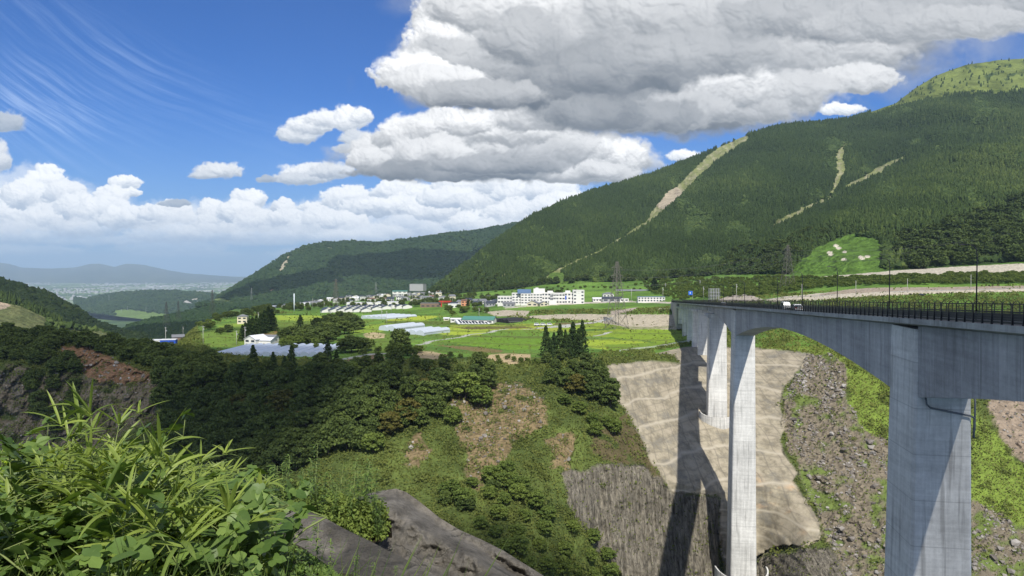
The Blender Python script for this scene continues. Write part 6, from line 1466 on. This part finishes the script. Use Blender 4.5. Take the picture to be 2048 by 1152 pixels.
M_SOIL = simple('bank_soil', (.045, .038, .024), .95, .05, scale=3, var=.4)
o, VK = near_patch('knoll', 380, 765, 4.0, [(380,1040),(480,1010),(520,1000),(600,985),(700,1000),(765,1030)], [(380,24),(790,24)], [(380,1100),(640,1110),(790,1075)], [(380,21),(790,22)], 40, lambda px, py, V, s: fbm(px / 50, py / 50, 3, .5, 421) * .8, M_SOIL, 12)
o['kind'] = 'structure'
def bankz(X, Y): return -1.30 - .85 * sstep(-2.0, -.3, X + .0 * Y) - .10 * (Y - 3) - .35 * sstep(3.5, 6.5, Y) * (Y - 3.5)
gx, gy = np.meshgrid(np.linspace(-9, 2.5, 110), np.linspace(1.2, 9, 80)); bzz = bankz(gx, gy) + fbm(gx * 1.2, gy * 1.2, 4, .5, 431) * .10
V = np.stack([gx, gy, bzz], -1); idx = np.arange(gx.size).reshape(gx.shape)
o = mesh_np('bank', V.reshape(-1, 3), np.stack([idx[:-1, :-1], idx[:-1, 1:], idx[1:, 1:], idx[1:, :-1]], -1).reshape(-1, 4), M_SOIL, smooth=True); o['kind'] = 'structure'

def leaf_mat(name, c1, c2, trans=.35, rough=.45):
    m, t, b = newmat(name, rough, .35); a = t.attr('tint', 'Fac'); e = t.attr('mid', 'Fac'); rnd = t.new('ShaderNodeObjectInfo').outputs['Random']
    f = t.math('ADD', t.math('MULTIPLY', a, .75), t.math('MULTIPLY', rnd, .25), clamp=True); c = t.mix(f, c1, c2)
    n = t.noise(t.pos(), 14, 3, .6); c = t.mix(1.0, c, t.mix(n, (.75, .75, .7), (1.2, 1.2, 1.15)), 'MULTIPLY')
    c = t.mix(t.math('MULTIPLY', t.mapr(e, .82, 1.0), .45), c, (.34, .40, .14)); t.put(b.inputs['Base Color'], c)
    tr = t.new('ShaderNodeBsdfTranslucent'); t.put(tr.inputs[0], t.mix(1.0, c, (1.25, 1.25, .5), 'MULTIPLY')); mx = t.new('ShaderNodeMixShader'); mx.inputs[0].default_value = trans
    t.l.new(b.outputs[0], mx.inputs[1]); t.l.new(tr.outputs[0], mx.inputs[2]); t.l.new(mx.outputs[0], m.node_tree.nodes['Material Output'].inputs[0]); return m
M_BAM = leaf_mat('bamboo_leaf', (.085, .145, .028), (.30, .37, .075)); M_KUD = leaf_mat('kudzu_leaf', (.058, .112, .026), (.18, .265, .058), .32, .5)
M_YEL = leaf_mat('young_leaf', (.13, .24, .018), (.30, .42, .030)); M_STEM = simple('stem_green', (.16, .20, .06), .6, .3, scale=8); M_DRY = simple('dry_stem', (.36, .30, .17), .7, .3, scale=8); M_GRASS = leaf_mat('grass_blade', (.055, .10, .022), (.17, .22, .060))
class Leaves:
    def __init__(s): s.V = []; s.F = []; s.T = []; s.M = []; s.n = 0
    def blade(s, p, d, up, ln, wd, droop, tint, seg=6, fold=.18):
        """long pointed leaf from p along d, bending down"""
        p = np.array(p, float); d = np.array(d, float); d /= np.linalg.norm(d); side = np.cross(d, up); side /= np.linalg.norm(side) + 1e-9; rows = []
        pos = p.copy(); st = ln / seg; dd = d.copy()
        for k in range(seg + 1):
            t = k / seg; w = wd * (math.sin(math.pi * min(1, (t * .88 + .09))) ** .75) * (1 if k < seg else .02); nn = np.cross(side, dd)
            rows.append((pos - side * w / 2 + nn * w * fold, pos, pos + side * w / 2 + nn * w * fold)); dd = dd + np.array([0, 0, -1]) * droop / seg; dd /= np.linalg.norm(dd); pos = pos + dd * st
        V = np.array(rows).reshape(-1, 3); Fs = [(a*3+c, a*3+c+1, (a+1)*3+c+1, (a+1)*3+c) for a in range(seg) for c in (0, 1)]
        s.V.append(V); s.F.append(np.array(Fs) + s.n); s.T.append(np.full(len(V), tint)); m = np.tile([0, 1.0, 0], seg + 1) * .93; s.M.append(m); s.n += len(V)
    def broad(s, p, nrm, fwd, size, tint, lobed=True, rng=None):
        """broad three-lobed leaf, gently cupped"""
        nrm = np.array(nrm, float); nrm /= np.linalg.norm(nrm); fwd = fwd - nrm * np.dot(fwd, nrm); fwd /= np.linalg.norm(fwd) + 1e-9; sd = np.cross(nrm, fwd)
        if lobed: out = [(0,0),(-.22,-.10),(-.48,.02),(-.60,.28),(-.42,.48),(-.30,.52),(-.36,.74),(-.20,.92),(0,1.08),(.20,.92),(.36,.74),(.30,.52),(.42,.48),(.60,.28),(.48,.02),(.22,-.10)]
        else: out = [(0,0),(-.24,-.06),(-.44,.14),(-.48,.40),(-.36,.70),(-.16,.92),(0,1.02),(.16,.92),(.36,.70),(.48,.40),(.44,.14),(.24,-.06)]
        n = len(out); V = [p + (fwd * .42) * size]; Mv = [1.0]
        cup = rng.uniform(-.25, .35); V += [p + (sd * x + fwd * y + nrm * (cup * (x * x) - .22 * max(0, y - .5) ** 2 * 2 + rng.normal(0, .015))) * size for x, y in out]; Mv += [.9 if x == 0 else 0 for x, y in out]
        s.V.append(np.array(V)); s.F.append(('t', np.array([(0, 1 + i, 1 + (i + 1) % n) for i in range(n)]) + s.n)); s.T.append(np.full(len(V), tint)); s.M.append(np.array(Mv) * .9); s.n += len(V)
    def build(s, name, mat, parent=None):
        q = [f for f in s.F if not isinstance(f, tuple)]; t = [f[1] for f in s.F if isinstance(f, tuple)]
        Fl = ([np.concatenate(q)] if q else []) + ([np.concatenate(t)] if t else [])
        return mesh_np(name, np.concatenate(s.V), Fl, mat, parent, True, attrs={'tint': np.clip(np.concatenate(s.T), 0, 1), 'mid': np.concatenate(s.M)})
def bamboo_proto(seed, H=1.0):
    rr = np.random.default_rng(seed); r = empty('bamboo_plant', (0, 0, 0)); L = Leaves(); st = MB(); lean = rr.normal(0, .10, 2)
    def spine(t): return np.array([lean[0] * t * t * 1.2, lean[1] * t * t * 1.2, H * t])
    st.tube([spine(t) for t in np.linspace(0, 1, 7)], [.006, .006, .0055, .005, .004, .003, .0015], 5)
    def fan(c, n, ax, s0):
        for k in range(n):
            a = rr.uniform(0, 6.283); el = rr.uniform(.15, 1.25); d = np.array([math.cos(a) * math.cos(el), math.sin(a) * math.cos(el), math.sin(el)]) + ax * .6
            L.blade(c + rr.normal(0, .006, 3), d, np.array([0, 0, 1.0]) + rr.normal(0, .3, 3), rr.uniform(.13, .27) * s0, rr.uniform(.013, .023) * s0, rr.uniform(.2, 1.3), rr.uniform(.15, 1.0))
    fan(spine(1.0), 9, np.array([lean[0], lean[1], .5]), 1.0)
    for t in np.linspace(.45, .94, 6):
        c = spine(t); a = rr.uniform(0, 6.283); bl = rr.uniform(.06, .20); e = c + np.array([math.cos(a), math.sin(a), .75]) * bl; st.tube([c, (c + e) / 2 + [0, 0, .01], e], [.003, .002, .0012], 4); fan(e, int(rr.integers(4, 8)), np.array([math.cos(a), math.sin(a), .3]), rr.uniform(.8, 1.05))
    L.build('foliage', M_BAM, r); st.build('stem', M_STEM, r, True); return r
def kudzu_proto(seed):
    rr = np.random.default_rng(seed); r = empty('kudzu_vine', (0, 0, 0)); L = Leaves(); st = MB(); p = np.array([0., 0, 0]); a = rr.uniform(0, 6.28); pts = [p]
    for k in range(9):
        a += rr.normal(0, .6); p = p + np.array([math.cos(a) * .085, math.sin(a) * .085, rr.uniform(-.02, .05)]); pts.append(p)
        for q in range(2):
            b = rr.uniform(0, 6.28); e = p + np.array([math.cos(b) * .09, math.sin(b) * .07, rr.uniform(.01, .09)]); st.tube([p, e], .0022, 4)
            for off in (0, 2.0, -2.0):
                n = np.array([rr.normal(0, .45), -.35 + rr.normal(0, .35), 1.0]); f = np.array([math.cos(b + off), math.sin(b + off), -.15]); L.broad(e, n, f, rr.uniform(.034, .070), rr.uniform(0, 1) ** 1.2, rr.uniform() < .6, rr)
    st.tube(pts, .004, 5); L.build('foliage', M_KUD, r); st.build('stem', M_STEM, r, True); return r
def weed_proto(seed, H=.9):
    rr = np.random.default_rng(seed); r = empty('weed_plant', (0, 0, 0)); L = Leaves(); st = MB(); st.tube([(0, 0, 0), (rr.normal(0, .03), 0, H * .5), (rr.normal(0, .06), 0, H)], [.006, .005, .002], 5)
    for k in range(70):
        t = rr.uniform(.08, 1.0) ; a = k * 2.4; L.blade(np.array([0, 0, H * t]), np.array([math.cos(a), math.sin(a), rr.uniform(.2, 1.0)]), np.array([0, 0, 1.0]), rr.uniform(.07, .13) * (1.15 - t * .5), .018, .8, rr.uniform(.2, 1), 4)
    L.build('foliage', M_KUD, r); st.build('stem', M_STEM, r, True); return r
def grass_proto(seed, H=.6, n=70, mat=None):
    rr = np.random.default_rng(seed); r = empty('grass_tuft', (0, 0, 0)); L = Leaves()
    for k in range(n): a = rr.uniform(0, 6.283); L.blade(np.array([rr.normal(0, .05), rr.normal(0, .05), 0]), np.array([math.cos(a) * rr.uniform(.1, .6), math.sin(a) * rr.uniform(.1, .6), 1.0]), np.array([math.cos(a + 1.5), math.sin(a + 1.5), .2]), H * rr.uniform(.5, 1.1), .008, rr.uniform(.3, 1.6), rr.uniform(0, 1), 6)
    L.build('foliage', mat or M_GRASS, r); return r
def shrub_proto(seed):
    rr = np.random.default_rng(seed); r = empty('young_shrub', (0, 0, 0)); L = Leaves(); st = MB()
    for k in range(11):
        a = rr.uniform(0, 6.283); e = np.array([math.cos(a) * rr.uniform(.05, .30), math.sin(a) * rr.uniform(.05, .22), rr.uniform(.55, .95)]); st.tube([(0, 0, 0), e * [.4, .4, .5], e], [.006, .004, .002], 4)
        for q in range(60):
            t = rr.uniform(.45, 1.02); c = e * [t, t, t] + rr.normal(0, .018, 3); b = rr.uniform(0, 6.283); L.broad(c, np.array([rr.normal(0, .5), rr.normal(0, .5) - .2, 1]), np.array([math.cos(b), math.sin(b), .5]), rr.uniform(.020, .038), rr.uniform(0, 1), False, rr)
    L.build('foliage', M_YEL, r); st.build('stem', M_STEM, r, True); return r
FP = {'bam': [bamboo_proto(s) for s in (501, 502, 503, 504, 505, 506)], 'kud': [kudzu_proto(s) for s in (511, 512, 513, 514)], 'weed': [weed_proto(s) for s in (521, 522)], 'gr': [grass_proto(s) for s in (531, 532)], 'shr': [shrub_proto(s) for s in (541, 542)]}
_fu = set(); KEEPW = True; rf = np.random.default_rng(600)
FCAT = {'bam': 'bamboo', 'kud': 'vine', 'weed': 'weed', 'gr': 'grass tuft', 'shr': 'shrub'}
def fplant(kind, px, Y, top, label, group=None, base=None, tilt=.12):
    """stands on the bank below px at distance Y; its tip reaches the line of sight py=top"""
    x = (px - 1024) / F * Y; zb = float(bankz(x, Y)) if base is None else base; zt = float(P(px, top, Y)[2]); h = max(.25, zt - zb); pr = FP[kind][int(rf.integers(len(FP[kind])))]
    if pr.name not in _fu: _fu.add(pr.name); o = pr
    else: o = copy_tree(pr)
    o.location = (x, Y, zb); o.rotation_euler = (rf.normal(0, tilt), rf.normal(0, tilt), rf.uniform(0, 6.28)); s = h / (1.12 if kind == 'bam' else .9 if kind == 'weed' else .6 if kind == 'gr' else .95); s2 = min(1.25, max(.8, s)) if kind == 'bam' else s
    o.scale = (s2, s2, s) if kind in ('bam',) else (s, s, s); setp(o, label, FCAT[kind], group); return o
# outline of the mass of leaves against the gorge
TOP = [(-80,880),(0,895),(60,930),(110,945),(150,905),(200,890),(260,900),(330,925),(360,985),(420,1010),(470,1000),(520,1040),(560,1090),(620,1120),(700,1140)]
# single plants that stand out
for px, Y, top, lab in [(182,3.0,790,'tallest bamboo shoot, its pointed leaves reaching highest at the upper left of the foreground'),(150,3.2,842,'bamboo shoot just left of the tallest one'),(203,3.4,835,'bamboo shoot with spread leaves just right of the tallest one'),
        (322,2.8,858,'bamboo with two broad bright leaves standing alone right of the kudzu'),(290,2.7,905,'bright bamboo with a star of leaves in the middle of the foreground clump'),(335,3.2,930,'slender bamboo at the right of the star-leaved one'),(450,2.6,968,'pale yellow-green bamboo tuft leaning out at the right of the foreground clump'),
        (470,2.9,985,'pale bamboo shoot at the right tip of the leaning tuft'),(228,2.5,975,'bamboo fan with broad blades low in the centre of the clump'),(395,2.9,1000,'bright feathery bamboo left of the leaning tuft')]:
    fplant('bam', px, Y, top, lab, tilt=.05)
for px, Y, top in [(15,4.2,885),(45,4.4,880),(68,4.0,892)]: fplant('shr', px, Y, top, 'bright yellow-green small-leaved shrub at the left edge behind the vines', 'yellow-green shrubs at the left edge', tilt=.05)
n = 0
for k in range(170):
    px = rf.uniform(90, 440); Y = rf.uniform(2.9, 4.6); t0 = line(TOP, px) - 25; top = t0 + abs(rf.normal(0, 95)) + 10
    if top > 1175 or (px < 240 and top > 985 and k % 3): continue
    fplant('bam', px, Y, top, 'bamboo plant in the dense green clump filling the lower left foreground', 'bamboo of the foreground clump', tilt=.16); n += 1
for k in range(210):
    px = rf.uniform(-60, 330) if k % 4 else rf.uniform(330, 505); Y = rf.uniform(2.4, 4.0); t0 = line(TOP, px) + 40 + 25 * (px > 250); top = t0 + abs(rf.normal(0, 120))
    if top > 1190: continue
    zt = float(P(px, top + 25, Y)[2]); x = (px - 1024) / F * Y; zb = zt - .30
    o = fplant('kud', px, Y, top, 'kudzu vine with broad leaves trailing over the foreground clump', 'kudzu vines of the foreground', base=max(zb, float(bankz(x, Y))), tilt=.3); s = rf.uniform(.85, 1.2) * (.7 if px > 420 else 1); o.scale = (s, s, s)
for px, Y, top, lab in [(438,2.3,1085,'large kudzu leaves hanging under the leaning bamboo tuft'),(175,3.1,905,'kudzu leaves beneath the tallest bamboo shoot')]:
    o = fplant('kud', px, Y, top, lab, base=float(P(px, top + 40, Y)[2]) - .25, tilt=.1); o.scale = (1.15, 1.15, 1.15)
for k in range(34):
    px = rf.uniform(-40, 700); Y = rf.uniform(1.8, 3.0); fplant('gr', px, Y, rf.uniform(1090, 1160), 'grass tuft at the foot of the foreground clump', 'grass tufts of the foreground', tilt=.1)
for px, Y, top, lab in [(630,5.0,1040,'tall leafy weed standing against the smooth concrete hump'),(655,5.2,1080,'shorter leafy weed right of the tall one on the hump'),(612,4.6,1095,'leafy weed at the left foot of the smooth concrete hump'),(705,4.6,1108,'low leafy weed at the bottom edge left of centre'),(745,4.4,1125,'small weed at the bottom edge on the smooth hump'),(790,4.6,1132,'tiny weed at the bottom edge below the folded hump'),(590,4.4,1110,'weed among grass at the foot of the bamboo')]:
    fplant('weed', px, Y, top, lab, base=float(P(px, 1215, Y)[2]), tilt=.04)
for k in range(60):
    px = rf.uniform(400, 765); Y = rf.uniform(21.5, 24.5); yb = line([(380,1060),(600,1020),(765,1050)], px) + rf.uniform(-10, 30); h = rf.uniform(.9, 2.1)
    o = fplant('weed', px, Y, 900, 'tall leafy weed among the bushes on the knoll left of the concrete humps', 'tall weeds on the knoll', base=float(P(px, yb, Y)[2]), tilt=.08); s = h / .9; o.scale = (s * 1.3, s * 1.3, s)
def near_cover():
    # undergrowth filling the shade below the leaves
    N = 42000; x = rf.uniform(-4.6, .2, N); y = rf.uniform(2.6, 5.2, N); px = 1024 + F * x / y; zb = bankz(x, y); zt = P(px, line(TOP, px) + 95, y)[:, 2]; k = rf.uniform(0, 1, N) ** .8; z = zb + np.clip(zt - zb, 0.02, None) * k
    V, Fq = rot_quads(np.stack([x, y, z], 1), rf.uniform(.02, .045, N), np.array([0, -.4, .8]) * np.ones((N, 3)), .6, rf)
    o = mesh_np('undergrowth', V, Fq, M_KUD, attrs={'tint': np.repeat(rf.uniform(0, .8, N), 4), 'mid': np.zeros(4 * N)}); setp(o, 'tangle of small leaves filling the foreground clump from within', 'undergrowth', kind='stuff')
    # bushes and tall weeds on the knoll behind the smooth hump
    p, i, j = scatter(VK[:-2], np.ones(VK.shape[:2])[:-2], 420); per = 210
    topy = line([(380,1030),(470,1000),(500,985),(545,975),(590,950),(640,962),(700,985),(765,990),(790,1010)], pxpy(p)[0]); hh = np.clip(P(pxpy(p)[0], topy, p[:, 1])[:, 2] - p[:, 2], .3, 2.6) * RNG.uniform(.55, 1.0, 420); hh = np.minimum(hh, 1.7) * RNG.uniform(.35, 1.0, 420)
    d = RNG.normal(0, 1, (420, per, 3)); d /= np.linalg.norm(d, axis=2)[..., None]; d[..., 2] = np.abs(d[..., 2]); c = (p[:, None] + d * RNG.uniform(.3, 1.05, (420, per, 1)) * np.stack([hh * .55, hh * .55, hh], -1)[:, None]).reshape(-1, 3)
    Vq, Fq = rot_quads(c, RNG.uniform(.06, .16, len(c)), d.reshape(-1, 3) + [0, 0, .3], .5); tb = np.repeat(RNG.uniform(.1, .7, 420), per) + RNG.normal(0, .15, 420 * per)
    o = mesh_np('knoll_bushes', Vq, Fq, M_TREEL, attrs={'tint': np.clip(np.repeat(tb, 4), 0, 1)}); setp(o, 'dark green bushes and tall weeds on the knoll left of the folded concrete hump', 'bushes', kind='stuff')
near_cover()
for kd in FP:
    for pr in FP[kd]:
        if pr.name not in _fu:
            for ch in list(pr.children): bpy.data.objects.remove(ch)
            bpy.data.objects.remove(pr)
# ------------------------------------------------------------------ air
def haze():
    m = bpy.data.materials.new('air'); m.use_nodes = True; n = m.node_tree; n.nodes.clear()
    o = n.nodes.new('ShaderNodeOutputMaterial'); v = n.nodes.new('ShaderNodeVolumePrincipled'); n.links.new(v.outputs[0], o.inputs['Volume'])
    v.inputs['Color'].default_value = (.60, .80, 1.0, 1); v.inputs['Density'].default_value = 4.2e-5; v.inputs['Anisotropy'].default_value = 0.0
    b = MB(); b.box((-32000, -300, -480), (32000, 34000, 790)); h = b.build('haze', m); h['kind'] = 'stuff'
haze()

# towns out on the far plain
_n = 3600; _u = RNG.uniform(-.78, -.36, _n); _Y = np.exp(RNG.uniform(math.log(8500), math.log(24000), _n)); _X = _u * _Y
_k = (fbm(_X / 1500, _Y / 2600, 3, .6, 99) + RNG.normal(0, .10, _n) > .04); _X, _Y = _X[_k], _Y[_k]; _m = len(_X); _w = RNG.uniform(18, 60, _m) * (_Y / 15000) ** .5; _h = RNG.uniform(8, 26, _m)
_b = np.array([(x, y, z) for z in (0, 1) for y in (-.5, .5) for x in (-.5, .5)]); _V = _b[None] * np.stack([_w, _w * .6, _h], 1)[:, None] + np.stack([_X, _Y, np.array([gz(a, c) for a, c in zip(_X, _Y)]) - 1], 1)[:, None]
_f = np.array([(0,1,5,4),(1,3,7,5),(3,2,6,7),(2,0,4,6),(4,5,7,6)]); _F = (_f[None] + (np.arange(_m) * 8)[:, None, None]).reshape(-1, 4)
setp(mesh_np('distant_town', _V.reshape(-1, 3), _F, simple('town_concrete', (.36, .36, .36), .9, .1, scale=.01, var=.3)), 'pale specks of a distant city on the plain below the blue range', 'town', kind='stuff')
